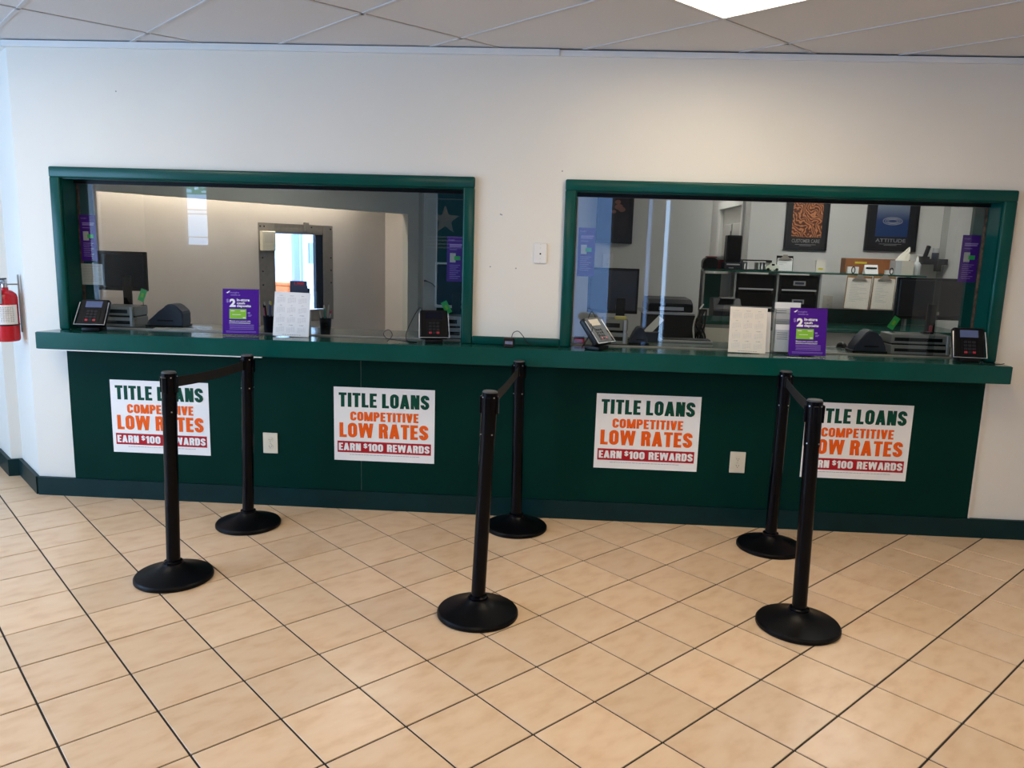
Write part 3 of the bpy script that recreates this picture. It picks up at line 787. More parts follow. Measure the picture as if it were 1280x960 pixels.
b = NB(); mb = Matrix.Rotation(math.radians(33), 4, 'Z'); box(b, .072, .0785, -.012, .012, .05, .40, .001, mb); box(b, .018, .0785, -.004, .004, .338, .346, 0, mb); obj('wall_bracket', b, 'steel_matte', t)

# ---- small black transformer / pager on the counter
t = thing('counter_display', 'small black box with a lit readout and cable on the counter between the windows', 'device', (2.722, -.095, 1.0455), 0)
b = NB(); prismx(b, [(-.026, 0), (.026, 0), (.026, .052), (-.010, .052)], -.030, .030); bmesh.ops.bevel(b, geom=b.edges[:], offset=.002, affect='EDGES'); obj('housing', b, 'plastic', t)
b = NB(); mt = Matrix.Translation((0, -.0192, .0255)) @ Matrix.Rotation(math.radians(-17), 4, 'X')
box(b, -.022, .022, -.0012, .0006, -.009, .009, 0, mt); obj('readout', b, 'lcd', t)
b = NB(); tube(b, smooth_path([(.012, .02, .035), (.02, .03, .075), (.05, .03, .088), (.08, .025, .06), (.12, .02, .012), (.20, .03, .004), (.30, .045, .004)]), .0022, 6); obj('cable', b, 'plastic', t)

# ---- purple deposit signs in acrylic stands
def lean_box(b, x0, x1, y0, y1, z0, z1, ang, bev=0.0):
    return box(b, x0, x1, y0, y1, z0, z1, bev, Matrix.Rotation(math.radians(-ang), 4, 'X'))
def deposit_sign(loc, rz, label):
    t = thing('deposit_sign', label, 'sign', loc, rz, 'purple deposit signs on the counter')
    t.rotation_euler = (math.radians(-7), 0, rz)
    W, Hh = .105, .272
    bx('card', 'purple', t, -W, W, .000, .0015, .004, Hh)
    b = NB(); box(b, -W - .002, W + .002, .0016, .004, 0, Hh + .003); box(b, -W - .002, W + .002, -.0035, .0016, -.003, .0035); box(b, -W, W, .004, .075, -.0035, -.0008, 0, Matrix.Rotation(math.radians(7), 4, 'X')); obj('acrylic_stand', b, 'acrylic', t)
    y = -.0006
    text('lettering', 'Insight', 'purple_l', t, -.062, -.010, .243, .256, y, .01)
    lines('fine_print', 'purple_l', t, [(-.060, -.020, .234, .238), (-.016, -.004, .234, .238)], y)
    b = NB(); p = [(-.085, .250), (-.074, .256), (-.063, .262), (-.068, .252), (-.078, .246)]
    b.faces.new([b.verts.new((x, y, z)) for x, z in p]); obj('bird_logo', b, 't_white', t)
    text('lettering', '$', 'purple_l', t, -.085, -.070, .190, .213, y, .02)
    text('lettering', '2', 't_white', t, -.066, -.030, .166, .214, y, .05)
    text('lettering', 'in-store', 't_white', t, -.024, .050, .200, .216, y, .03)
    text('lettering', 'cash', 't_white', t, -.024, .024, .183, .196, y, .03)
    text('lettering', 'deposits', 't_white', t, -.024, .058, .162, .181, y, .03)
    cd = bx('card_picture', 'lime', t, -.066, .032, -.0008, 0, .096, .154, .0002)
    lines('card_print', 'cream', cd, [(-.058, -.036, .141, .146), (-.002, .024, .141, .146), (-.05, .0, .120, .123), (.012, .028, .100, .107)], -.0011)
    lines('fine_print', 'purple_l', t, [(.040, .054, .128, .136), (.042, .064, .118, .121), (.042, .058, .112, .115)] +
          [(-.066 + k * .001, .076 - k * .006 * (r % 2), .060 - r * .0085, .0625 - r * .0085) for r, k in enumerate((0, 0, 2, 0))] +
          [(-.085, .088, .022 - r * .006, .024 - r * .006) for r in range(2)], y)
    text('lettering', 'Manage your account with', 't_white', t, -.066, .056, .078, .087, y, .02)
    text('lettering', 'insightmobilebanking', 't_white', t, -.066, .056, .067, .076, y, .02)
    return t
deposit_sign((1.125, -.030, 1.0490), .12, 'purple deposit sign standing on the counter under the left window')
deposit_sign((4.415, -.070, 1.0490), .04, 'purple deposit sign standing on the counter under the right window')

# ---- year calendars
def calendar(loc, rz, label, m, months):
    t = thing('calendar', label, 'calendar', loc, rz, 'one page year calendars on the counter')
    t.rotation_euler = (math.radians(-9), math.radians(1.2), rz)
    W, Hh = .107, .262
    bx('sheet', m, t, -W, W, 0, .0018, 0, Hh)
    b = NB(); box(b, -.02, .02, .002, .05, .0, .002, 0, Matrix.Rotation(math.radians(9), 4, 'X')); box(b, -.02, .02, .002, .004, .002, .16); obj('easel_back', b, m, t)
    rows, hd = [], []
    names = 'JANUARY FEBRUARY MARCH APRIL MAY JUNE JULY AUGUST SEPTEMBER OCTOBER NOVEMBER DECEMBER'.split()
    for c in range(3):
        for r in range(4):
            cx = -.066 + c * .064; z = .238 - r * .058
            text('month_name', names[r * 3 + c], 't_grey', t, cx - .0016 * len(names[r * 3 + c]), cx + .0016 * len(names[r * 3 + c]), z, z + .0045, -.0005, .01)
            for wk in range(6):
                for d in range(7):
                    if wk == 0 and d < (c + r) % 6 or wk == 5 and d > 2: continue
                    rows.append((cx - .024 + d * .0072, cx - .024 + d * .0072 + .0036, z - .011 - wk * .006, z - .0085 - wk * .006))
    lines('day_numbers', 't_lgrey', t, rows, -.0005)
    lines('fine_print', 't_grey', t, [(-.05 + k * .014, -.04 + k * .014, .008, .0105) for k in range(8)], -.0005)
    return t
calendar((1.415, .000, 1.0490), .03, 'white year calendar propped on the counter under the left window', 'paper', 12)
calendar((4.092, -.010, 1.0490), .03, 'cream year calendar propped on the counter under the right window', 'cream', 12)

# ---- cups of pens behind the left glass
def cup(x, y, pens, label):
    t = thing('pen_cup', label, 'cup', (x, y, 1.0455), 0, 'black mesh pen cups')
    b = NB(); lathe(b, [(0, 0), (.030, 0), (.036, .100), (.0365, .104), (.0345, .104), (.0335, .100), (.028, .004), (0, .004)], 28); obj('cup_wall', b, 'plastic', t, smooth=True)
    for k, (dx, dy, h, col, tipc, lb) in enumerate(pens):
        p = thing('pen', lb, 'pen', (x + dx * .35, y + dy * .35, 1.0500))
        b = NB(); cyl(b, (0, 0, 0), (dx * 1.1, dy * 1.1, h), .0048, seg=10); obj('barrel', b, col, p, smooth=True)
        b = NB(); v = Vector((dx * 1.1, dy * 1.1, h)); cyl(b, v, v * 1.13, .0056, .004, seg=10); obj('cap', b, tipc, p, smooth=True)
cup(1.222, .175, [(-.020, .0, .150, 'pink_pl', 'plastic', 'pen with a pink barrel in the cup right of the purple sign'), (-.012, -.012, .165, 'plastic', 'clear', 'black pen leaning left in the cup beside the purple sign'),
    (.0, .012, .170, 'blue_pl', 'clear', 'dark blue pen at the middle of the left cup'), (.012, -.008, .168, 'blue_pl', 'yellow', 'blue pen with a yellow end in the left cup'), (.020, .006, .150, 'clear', 'clear', 'clear pen leaning right in the left cup')],
    'black mesh cup of pens between the purple sign and the white calendar')
cup(1.575, .175, [(-.020, -.006, .125, 'clear', 'clear', 'clear pen leaning left in the cup right of the calendar'), (-.008, .010, .155, 'teal_pl', 'white_pl', 'teal green pen in the cup right of the calendar'),
    (.002, -.012, .135, 'teal_pl', 'teal_pl', 'short all teal pen in the cup right of the calendar'), (.012, .006, .158, 'clear', 'clear', 'tall clear pen in the cup right of the calendar'), (.022, 0, .128, 'silver', 'pink_pl', 'silver pen with a pink end in the cup right of the calendar')],
    'black mesh cup of pens right of the white calendar')

# ---- brochure holders
t = thing('brochure_holder', 'grey brochure holder standing behind the white calendar', 'holder', (1.446, .088, 1.0455))
bx('tray', 'clear', t, -.060, .060, -.022, .024, 0, .150, .002)
bx('brochure', 'slate', t, -.056, .050, -.010, -.004, .150, .300); bx('brochure', 'plastic_g', t, -.048, .058, .004, .010, .150, .285)
text('lettering', '1,900', 't_red', t, -.030, .028, .302, .322, -.0065, .02)
bx('header_card', 'slate', t, -.056, .046, -.006, -.003, .290, .328)
t = thing('brochure_rack', 'tiered clear acrylic brochure rack behind the right purple sign', 'rack', (4.335, .065, 1.0455))
for k in range(3):
    bx('acrylic_tier', 'acrylic', t, -.085, .075, -.045 + k * .028, -.042 + k * .028, .01, .14 + k * .06)
    bx('brochure', 'paper' if k != 1 else 'clear', t, -.078, .068, -.038 + k * .028, -.026 + k * .028, .012, .17 + k * .062)
    lines('printed_lines', 't_grey', t, [(-.07, -.01, .12 + k * .062 - q * .012, .124 + k * .062 - q * .012) for q in range(4)], -.0385 + k * .028)
bx('acrylic_side', 'acrylic', t, -.088, -.085, -.048, .045, 0, .26); bx('acrylic_side', 'acrylic', t, .075, .078, -.048, .045, 0, .26)
t = thing('folded_leaflet', 'white folded leaflet propped between the cream calendar and the brochure rack', 'leaflet', (4.222, .070, 1.0465))
t.rotation_euler = (math.radians(-8), 0, 0)
bx('leaflet_page', 'paper', t, -.035, .022, 0, .003, 0, .235); bx('leaflet_page', 'paper', t, -.030, .018, .004, .007, 0, .215)

# ---- card terminals
def terminal(loc, rz, tilt, label, disp='lcd', coil=None):
    t = thing('card_terminal', label, 'card terminal', loc, rz, 'card terminals at the ends of the windows')
    b = NB(); box(b, -.052, .052, -.050, .050, 0, .022, .004, seg=2); cyl(b, (0, .01, .02), (0, .01, .075), .018, seg=16); obj('stand', b, 'plastic', t, smooth=True)
    R = Matrix.Translation((0, 0, .098)) @ Matrix.Rotation(math.radians(-tilt), 4, 'X')
    def pb(name, m, *a, bev=0.0, seg=1):
        b = NB(); box(b, *a, bev, R, seg); return obj(name, b, m, t, smooth=seg > 1)
    pb('body', 'plastic', -.082, .082, -.016, .022, -.080, .095, bev=.010, seg=3)
    pb('bezel', 'plastic', -.074, .074, -.0185, -.0155, -.074, .089, bev=.001)
    pb('display', disp, -.048, .048, -.0200, -.0183, .036, .078)
    kp = pb('keypad', 'plastic', -.040, .050, -.0205, -.0183, -.066, .026, bev=.0005)
    for r in range(4):
        for c in range(3):
            b = NB(); box(b, -.030 + c * .022, -.014 + c * .022, -.024, -.0203, -.058 + r * .020, -.046 + r * .020, .001, R)
            obj('key', b, 'plastic_g' if r or c == 1 else 'redpl', kp)
    b = NB(); R2 = R
    tube(b, [R2 @ Vector(p) for p in ((-.084, -.02, .07), (-.088, -.022, -.082), (.088, -.022, -.082), (.084, -.02, .07))], .003, 6); obj('wire_cradle', b, 'silver', t)
    if coil:
        b = NB(); tube(b, smooth_path(coil), .0022, 6); obj('cable', b, 'plastic', t)
    return t
terminal((.232, -.030, 1.0455), .10, 35, 'black card terminal at the left end of the left window')
terminal((2.275, -.020, 1.0455), .22, 28, 'black card terminal with trailing cable at the right end of the left window', 'screen',
    [(-.06, .02, .16), (-.08, .03, .20), (-.12, .02, .14), (-.16, 0, .05), (-.15, -.03, .006), (-.10, -.06, .006), (-.2, .0, .01), (-.27, .01, .02), (-.29, .02, .05), (-.26, .02, .07), (-.24, 0, .04), (-.27, -.02, .006)])
terminal((3.225, -.075, 1.0455), .95, 40, 'card terminal turned sideways with looping cable at the left end of the right window', 'cream',
    [(-.05, .03, .12), (-.02, .05, .18), (.03, .06, .21), (.06, .05, .15), (.02, .07, .06), (-.06, .06, .01), (-.11, .01, .05), (-.10, -.03, .12), (-.04, .02, .15)])
terminal((5.315, -.030, 1.0455), -.10, 22, 'black card terminal with a lit display at the right end of the right window', 'lcd',
    [(.03, .03, .03), (.07, .03, .004), (.09, -.05, .004), (.12, -.10, .004), (.155, -.11, .012)])

# ---- purple placards and the notice stuck inside the glass
def placard(x, y, z, h, label):
    t = thing('window_placard', label, 'sign', (x, y, z), 0, 'tall purple placards stuck to the glass')
    bx('card', 'purple', t, -.050, .050, 0, .0012, 0, h)
    text('lettering', 'Insight', 'purple_l', t, -.040, -.004, h - .026, h - .016, -.0005, .01)
    lines('fine_print', 'purple_l', t, [(-.034, .040, h - .052, h - .045), (-.034, .036, h - .062, h - .055), (-.034, .010, h - .078, h - .075)] +
          [(-.034, .030 - .012 * (r % 3), h - .170 - r * .011, h - .167 - r * .011) for r in range(8)], -.0005)
    bx('phone_picture', 'clear', t, -.032, .002, -.0007, -.0001, h - .152, h - .098); bx('card_picture', 'gcard', t, -.006, .030, -.0012, -.0006, h - .138, h - .115)
placard(.138, .1245, 1.452, .275, 'tall purple placard stuck at the left end of the left window glass')
placard(2.375, .1365, 1.397, .265, 'tall purple placard stuck at the right end of the left window glass')
placard(3.150, .1245, 1.452, .282, 'tall purple placard stuck at the left end of the right window glass')
placard(5.345, .1365, 1.486, .268, 'tall purple placard stuck at the right end of the right window glass')
t = thing('notice_sheet', 'white printed notice taped inside the left window below the purple placard', 'notice', (.150, .1245, 1.308))
bx('sheet', 'clear', t, -.070, .064, 0, .001, 0, .127)
text('lettering', 'ATTENTION', 't_grey', t, -.050, .046, .108, .117, -.0005, .02)
lines('printed_lines', 't_grey', t, [(-.058, .052 - .02 * (r % 3 == 2), .096 - r * .0095, .0985 - r * .0095) for r in range(9)], -.0005)

# ================================================================ TELLER SIDE, on the counter
def monitor(x, y, w, z0, z1, label, edge='plastic', m='plastic_g', col_x=0.0):
    t = thing('monitor', label, 'monitor', (x, y, 1.0455), 0, 'computer monitors seen from behind')
    a, c = z0 - 1.0455, z1 - 1.0455
    bx('housing', edge, t, -w / 2, w / 2, 0, .022, a, c, .004)
    bx('back_cover', m, t, -w / 2 + .012, w / 2 - .012, -.012, .001, a + .02, c - .012, .006)
    bx('screen', 'screen', t, -w / 2 + .012, w / 2 - .012, .0215, .023, a + .012, c - .012)
    bx('rating_label', 'grey', t, .02, .05, -.0135, -.0118, a + .032, a + .052)
    bx('stand_column', 'plastic', t, col_x - .028, col_x + .028, -.030, -.012, .010, a + .10, .003)
    bx('stand_foot', 'plastic', t, col_x - .072, col_x + .072, -.075, .045, 0, .012, .004)
    return t
monitor(.120, .485, .355, 1.252, 1.508, 'black monitor seen from behind at the left end of the left window', m='screen', col_x=.055)
monitor(2.345, .485, .285, 1.209, 1.500, 'monitor with a pale edge seen from behind at the right end of the left window', edge='silver', m='screen', col_x=0)
monitor(3.345, .485, .320, 1.210, 1.497, 'monitor seen from behind at the left end of the right window', m='slate', col_x=.05)
monitor(5.325, .485, .435, 1.236, 1.495, 'wide black monitor seen from behind at the right end of the right window', col_x=0)

def printer(x, y, w, d, h, label):
    t = thing('receipt_printer', label, 'printer', (x, y, 1.0455), 0, 'pale desktop printers behind the glass')
    bx('lower_case', 'grey', t, -w / 2, w / 2, -d / 2, d / 2, 0, h * .46, .003)
    bx('upper_case', 'grey', t, -w / 2, w / 2, -d / 2 + .012, d / 2, h * .54, h, .004)
    bx('dark_gap', 'plastic', t, -w / 2 + .006, w / 2 - .006, -d / 2 + .02, d / 2 - .004, h * .46, h * .54)
    bx('paper_slot', 'plastic', t, -w / 2 + .02, w / 2 - .03, -d / 2 - .001, -d / 2 + .004, h * .14, h * .30)
    bx('paper_slot', 'plastic', t, -w / 2 + .02, w / 2 - .05, -d / 2 + .011, -d / 2 + .014, h * .66, h * .84)
    bx('side_post', 'silver', t, w / 2 - .028, w / 2 - .012, -d / 2 - .004, -d / 2 + .012, .004, h * .98, .001)
    return t
printer(.245, .290, .215, .17, .128, 'pale receipt printer beside the leftmost card terminal')
printer(2.355, .300, .150, .16, .135, 'pale receipt printer half hidden at the right end of the left window')
printer(3.350, .300, .155, .17, .150, 'pale receipt printer behind the sideways card terminal')
printer(5.170, .300, .350, .18, .118, 'wide pale receipt printer left of the rightmost card terminal')

def scanner(x, y, w, d, h, label, skew=0.0):
    t = thing('check_scanner', label, 'scanner', (x, y, 1.0455), 0, 'slate check scanners on the counter')
    P = [(-w / 2, 0), (w / 2, 0), (w / 2, h * .22), (w * .34 + skew, h * .66), (w * .14 + skew, h * .94), (skew, h), (-w * .12 + skew, h * .96), (-w * .32 + skew, h * .62), (-w / 2, h * .24)]
    b = NB(); prism(b, P, -d / 2, d / 2); bmesh.ops.bevel(b, geom=[e for e in b.edges], offset=.008, segments=3, affect='EDGES')
    obj('cover', b, 'slate', t, smooth=True)
    bx('base', 'plastic', t, -w / 2 - .01, w / 2 + .006, -d / 2 - .006, d / 2 + .006, 0, .014, .003)
    bx('feed_slot', 'plastic', t, -w * .2, w * .25, -d / 2 - .0015, -d / 2 + .002, h * .26, h * .33)
scanner(.522, .310, .230, .12, .150, 'slate check scanner right of the printer in the left window', .04)
scanner(4.875, .270, .190, .12, .138, 'slate peaked check scanner left of the wide printer in the right window')
scanner(3.500, .270, .110, .12, .110, 'small slate check scanner behind the left part of the right window')

def gift_card(x, y, z, ang, label, base_z):
    t = thing('gift_card_clip', label, 'card', (x, y, base_z), 0, 'green plastic cards on thin stems')
    b = NB(); tube(b, [(.0, .006, 0), (.0, .006, z - base_z)], .002, 6); box(b, -.012, .012, -.004, .016, 0, .003); obj('stem', b, 'plastic', t)
    b = NB(); box(b, -.020, .020, -.001, .001, -.040, .040, .0003, Matrix.Translation((0, 0, z - base_z)) @ Matrix.Rotation(math.radians(ang), 4, 'Y')); obj('card_face', b, 'gcard', t)
    b = NB(); box(b, -.008, .008, -.0016, -.001, -.014, .014, 0, Matrix.Translation((0, 0, z - base_z)) @ Matrix.Rotation(math.radians(ang), 4, 'Y')); obj('card_logo', b, 'lime', t)
gift_card(.345, .330, 1.238, 22, 'green plastic card standing up beside the leftmost monitor', 1.1735)
gift_card(2.300, .330, 1.225, -28, 'green plastic card standing up behind the card terminal with the trailing cable', 1.1805)
gift_card(5.045, .330, 1.222, 30, 'green plastic card standing up left of the rightmost monitor', 1.1635)

t = thing('paper_stack', 'low stack of loose papers on the counter behind the left window glass', 'papers', (.62, .20, 1.0455))
for k, (a, dx) in enumerate(((.1, 0), (-.06, .02), (.2, -.02))):
    b = NB(); box(b, -.11, .11, -.035, .035, k * .0012, k * .0012 + .001, 0, Matrix.Rotation(a, 4, 'Z') @ Matrix.Translation((dx, 0, 0))); obj('sheet', b, 'cream', t)
t = thing('keyboard', 'silver keyboard on the counter left of the cream calendar', 'keyboard', (3.82, .46, 1.0455))
bx('case', 'silver', t, -.16, .16, -.06, .06, 0, .016, .004)
b = NB()
for r in range(5):
    for c in range(15): box(b, -.15 + c * .02, -.133 + c * .02, -.052 + r * .021, -.035 + r * .021, .016, .021)
stuff(obj('keys', b, 'plastic_g', t))
t = thing('paper_cutter_tray', 'tilted white paper sticking out of a tray behind the right window', 'tray', (3.585, .44, 1.0455))
bx('tray', 'slate', t, -.06, .06, -.05, .05, 0, .06, .004)
b = NB(); box(b, -.022, .022, -.002, .002, 0, .15, 0, Matrix.Translation((-.03, 0, .04)) @ Matrix.Rotation(math.radians(42), 4, 'Y')); obj('paper', b, 'paper', t)
t = thing('computer_mouse', 'small black mouse on the counter right of the right purple sign', 'mouse', (4.800, .470, 1.0455))
b = NB(); bmesh.ops.create_uvsphere(b, u_segments=20, v_segments=12, radius=1.0, matrix=Matrix.Diagonal((.030, .052, .034, 1)))
for v in b.verts: v.co.z = max(0, v.co.z)
obj('shell', b, 'plastic', t, smooth=True)
b = NB(); cyl(b, (-.003, -.03, .027), (.003, -.03, .027), .006, seg=12); obj('scroll_wheel', b, 'grey', t)
b = NB(); tube(b, smooth_path([(-.02, -.045, .008), (-.08, -.08, .003), (-.16, -.06, .003), (-.26, -.11, .003)]), .002, 6); obj('cable', b, 'plastic', t)
t = thing('stapler_caddy', 'red desk stamp standing on the wide printer at the right', 'stamp', (5.245, .320, 1.1640))
bx('base', 'plastic', t, -.03, .03, -.02, .02, 0, .012); bx('handle', 'redpl', t, .012, .026, -.008, .008, .012, .05, .002)

t = thing('tape_dispenser', 'small red box on the counter under the sideways card terminal', 'box', (3.135, .235, 1.0455)); bx('case', 'redpl', t, -.032, .032, -.03, .03, 0, .030, .003); bx('lid', 'plastic', t, -.030, .030, -.028, .028, .0302, .036)
t = thing('sticky_note_pad', 'yellow note pad on top of the pale printer behind the sideways card terminal', 'notepad', (3.385, .300, 1.1960)); bx('pad', 'yellow', t, -.035, .035, -.035, .035, 0, .012); bx('top_sheet', 'cream', t, -.034, .034, -.034, .034, .0121, .0128)

# ================================================================ PASS-THROUGH in the alcove
px_, py_ = ob(2.46, .36)
t = thing('pass_through_window', 'steel framed pass through window in the beige wall behind the left window', 'window', (px_, py_, 0), RZ)
S = 2.46
b = NB()
for p in ((1.937 - S, 2.141 - S, .72, 1.776), (2.83 - S, 2.983 - S, .72, 1.776), (2.141 - S, 2.83 - S, 1.690, 1.776), (2.141 - S, 2.83 - S, .72, .85)):
    quad(b, p[0], p[1], p[2], p[3], -.006)
bmesh.ops.remove_doubles(b, verts=b.verts[:], dist=.0005)
bmesh.ops.solidify(b, geom=b.faces[:], thickness=.005)
obj('steel_plate', b, 'steel_matte', t)
for x, z in ((-.50, 1.74), (-.45, 1.74), (.49, 1.74), (-.48, 1.42), (-.48, 1.28), (-.48, 1.14), (.49, 1.42), (.49, 1.28), (.49, 1.14), (.2, 1.75)):
    b = NB(); cyl(b, (x, -.006, z), (x, -.012, z), .008, seg=8); obj('bolt', b, 'plastic', t)
bx('latch', 'steel_matte', t, .085, .145, -.035, -.006, 1.70, 1.80, .003)
for n_, p in (('sash', (2.02 - S, 2.165 - S)), ('sash', (2.745 - S, 2.90 - S))): bx(n_, 'screen', t, p[0], p[1], .02, .06, .85, 1.69)
bx('head_rail', 'steel_matte', t, 2.141 - S, 2.83 - S, .0, .05, 1.672, 1.70); bx('window_pane', 'glass', t, 2.165 - S, 2.745 - S, .035, .041, .85, 1.672)
ax, ay = ob(2.03, .345)
t = thing('alarm_keypad', 'ivory alarm box mounted on the upper left corner of the steel frame', 'alarm', (ax, ay, 1.592), RZ)
bx('case', 'ivory', t, -.088, .088, -.045, 0, -.10, .10, .006)
bx('button', 'white_pl', t, .045, .070, -.049, -.044, -.085, -.060); bx('grille', 'almond', t, -.065, .045, -.048, -.044, -.02, .075)
ax, ay = ob(4.19, -.001)
outlet((ax, ay, 1.132), 'almond outlet on the olive wall behind the left window, cords plugged in', 'almond', rz=RZ, w=.055, h=.070)
t = thing('power_cord', 'black cord drooping from the outlet on the olive wall', 'cord', (ax, ay, 1.132), RZ)
b = NB(); box(b, -.012, .012, -.036, -.010, .010, .030, .003); tube(b, smooth_path([(0, -.03, .02), (.12, -.06, -.03), (.22, -.08, -.16), (.28, -.08, -.34), (.30, -.08, -.7), (.30, -.08, -1.12)]), .006, 6); obj('cable', b, 'plastic', t)
ax, ay = ob(3.745, 2.0)
t = thing('orange_bin', 'bright orange box seen outside through the pass through window', 'box', (ax, ay, .004), RZ)
bx('body', 'orange_pl', t, -.14, .15, -.2, .2, 0, 1.0, .01); bx('lid', 'orange_pl', t, -.145, .155, -.205, .205, 1.002, 1.05, .01)
ax, ay = ob(4.01, 2.05)
t = thing('outside_post', 'pale blue post seen outside through the pass through window', 'post', (ax, ay, .004), RZ)
bx('shaft', 'lav', t, -.085, .075, -.03, .03, .0, 2.9, .005); bx('shaft_edge', 'outer', t, .01, .022, -.034, -.0305, .0, 2.9)
ax, ay = ob(6.7, 4.56)
t = thing('wall_notice', 'grey notice on the white wall outside, seen through the pass through window', 'notice', (ax, ay, 1.2), RZ)
bx('sheet', 'grey', t, -.10, .12, 0, .03, 0, .36); bx('sheet_print', 't_grey', t, -.06, .08, -.004, -.0005, .05, .30)
for k, (s_, z_) in enumerate(((6.62, 1.80), (6.98, 1.82))):
    ax, ay = ob(s_, 4.56); t = thing('outside_pane', 'blue window pane in the building outside, ' + ('left' if k == 0 else 'right') + ' of the two above the notice', 'window', (ax, ay, z_), RZ)
    bx('frame', 'outer', t, -.13, .13, 0, .03, 0, .22); bx('pane', 'slate', t, -.11, .11, -.004, -.0005, .02, .20)

# divider between the stations and dark dome at the top left
t = thing('partition_panel', 'dark green partition panel behind the right end of the left window', 'partition', (2.43, .62, 0))
bx('board', 'panel', t, -.235, .225, -.015, .015, .0, 1.955); bx('edge_strip', 'silver', t, -.241, -.2355, -.016, .016, .0, 1.955)

# ================================================================ OFFICE behind the right window
def pic_mat(name, kind):
    m = bpy.data.materials.new(name); m.use_nodes = True
    n = m.node_tree.nodes; L = m.node_tree.links; b = n['Principled BSDF']; b.inputs['Roughness'].default_value = .35
    tc = n.new('ShaderNodeTexCoord'); r = n.new('ShaderNodeValToRGB')
    if kind == 'weave':
        wv = n.new('ShaderNodeTexWave'); wv.inputs['Scale'].default_value = 11; wv.inputs['Distortion'].default_value = 26; wv.inputs['Detail'].default_value = 2; wv.inputs['Detail Scale'].default_value = .9
        mp = n.new('ShaderNodeMapping'); mp.inputs['Rotation'].default_value = (0, .7, 0)
        L.new(tc.outputs['Object'], mp.inputs[0]); L.new(mp.outputs[0], wv.inputs['Vector']); L.new(wv.outputs['Fac'], r.inputs[0])
        r.color_ramp.elements[0].color = (.10, .025, .012, 1); r.color_ramp.elements[1].color = (.62, .24, .10, 1); r.color_ramp.elements[0].position = .2
    elif kind == 'water':
        g = n.new('ShaderNodeSeparateXYZ'); L.new(tc.outputs['Generated'], g.inputs[0]); L.new(g.outputs['Z'], r.inputs[0])
        e = r.color_ramp.elements; e[0].color = (.015, .045, .16, 1); e[1].color = (.35, .42, .50, 1); e[0].position = .35; e[1].position = .85
    else:
        ns = n.new('ShaderNodeTexNoise'); ns.inputs['Scale'].default_value = 6; L.new(tc.outputs['Object'], ns.inputs['Vector']); L.new(ns.outputs['Fac'], r.inputs[0])
        e = r.color_ramp.elements; e[0].color = (.008, .007, .012, 1); e[1].color = (.05, .03, .04, 1); e[0].position = .45; e[1].position = .75
    L.new(r.outputs[0], b.inputs['Base Color']); return m
M['pic_weave'] = pic_mat('woven_fibre_picture', 'weave'); M['pic_water'] = pic_mat('blue_water_picture', 'water'); M['pic_dark'] = pic_mat('dark_portrait_picture', 'dark')
def framed(x, y, z0, z1, w, iw, iz0, iz1, m, title, label):
    t = thing('framed_poster', label, 'poster', (x, y, z0), 0, 'black framed posters on the office walls')
    H_ = z1 - z0
    bx('backing', 'frame_b', t, -w / 2, w / 2, -.016, 0, 0, H_)
    for p in ((-w / 2, w / 2, 0, .018), (-w / 2, w / 2, H_ - .018, H_), (-w / 2, -w / 2 + .018, .018, H_ - .018), (w / 2 - .018, w / 2, .018, H_ - .018)):
        bx('frame_rail', 'frame_b', t, p[0], p[1], -.026, -.0162, p[2], p[3], .002)
    bx('picture', m, t, -iw / 2, iw / 2, -.0185, -.0162, iz0 - z0, iz1 - z0)
    if title: text('lettering', title, 't_lgrey' if 0 else 't_grey', t, -iw * .47, iw * .47, iz0 - z0 - .050, iz0 - z0 - .018, -.0170, .01)
    if title: lines('fine_print', 't_grey', t, [(-iw * .35, iw * .35, iz0 - z0 - .068, iz0 - z0 - .064), (-iw * .2, iw * .2, iz0 - z0 - .078, iz0 - z0 - .074)], -.0170)
    return t
framed(5.226, 2.799, 1.655, 2.27, .380, .264, 1.770, 2.21, 'pic_weave', 'CUSTOMER CARE', 'black framed poster with an orange brown fibre picture, titled customer care')
t = framed(5.975, 2.799, 1.667, 2.27, .455, .282, 1.795, 2.21, 'pic_water', 'ATTITUDE', 'black framed poster with a blue water ripple picture in the right office')
b = NB()
for k, (rx, rz_) in enumerate(((.045, .014), (.065, .022), (.085, .032))):
    tube(b, [(rx * math.cos(a * math.pi / 12), -.0195, .265 + rz_ * math.sin(a * math.pi / 12)) for a in range(25)], .0022, 4)
obj('ripple', b, 't_lgrey', t)
t = framed(3.455, 2.199, 1.662, 2.27, .305, .225, 1.700, 2.23, 'pic_dark', '', 'dark framed poster at the left of the office wall, pink shape on black')
b = NB()
for cx, cz, rr in ((.03, .30, .035), (.055, .28, .03), (.02, .34, .025), (-.01, .26, .02)): 
    b.faces.new([b.verts.new((cx + rr * math.cos(k), -.0190, cz + .7 * rr * math.sin(k))) for k in [q * math.pi / 6 for q in range(12)]])
obj('picture_shape', b, mat('dusky_pink_ink', (.30, .13, .11), .5), t)
outlet((3.415, 2.1995, 1.510), 'white outlet on the office wall under the dark poster', 'white_pl')
outlet((5.480, 2.7995, 1.190), 'almond outlet on the office wall between the bins and the clipboards', 'almond')

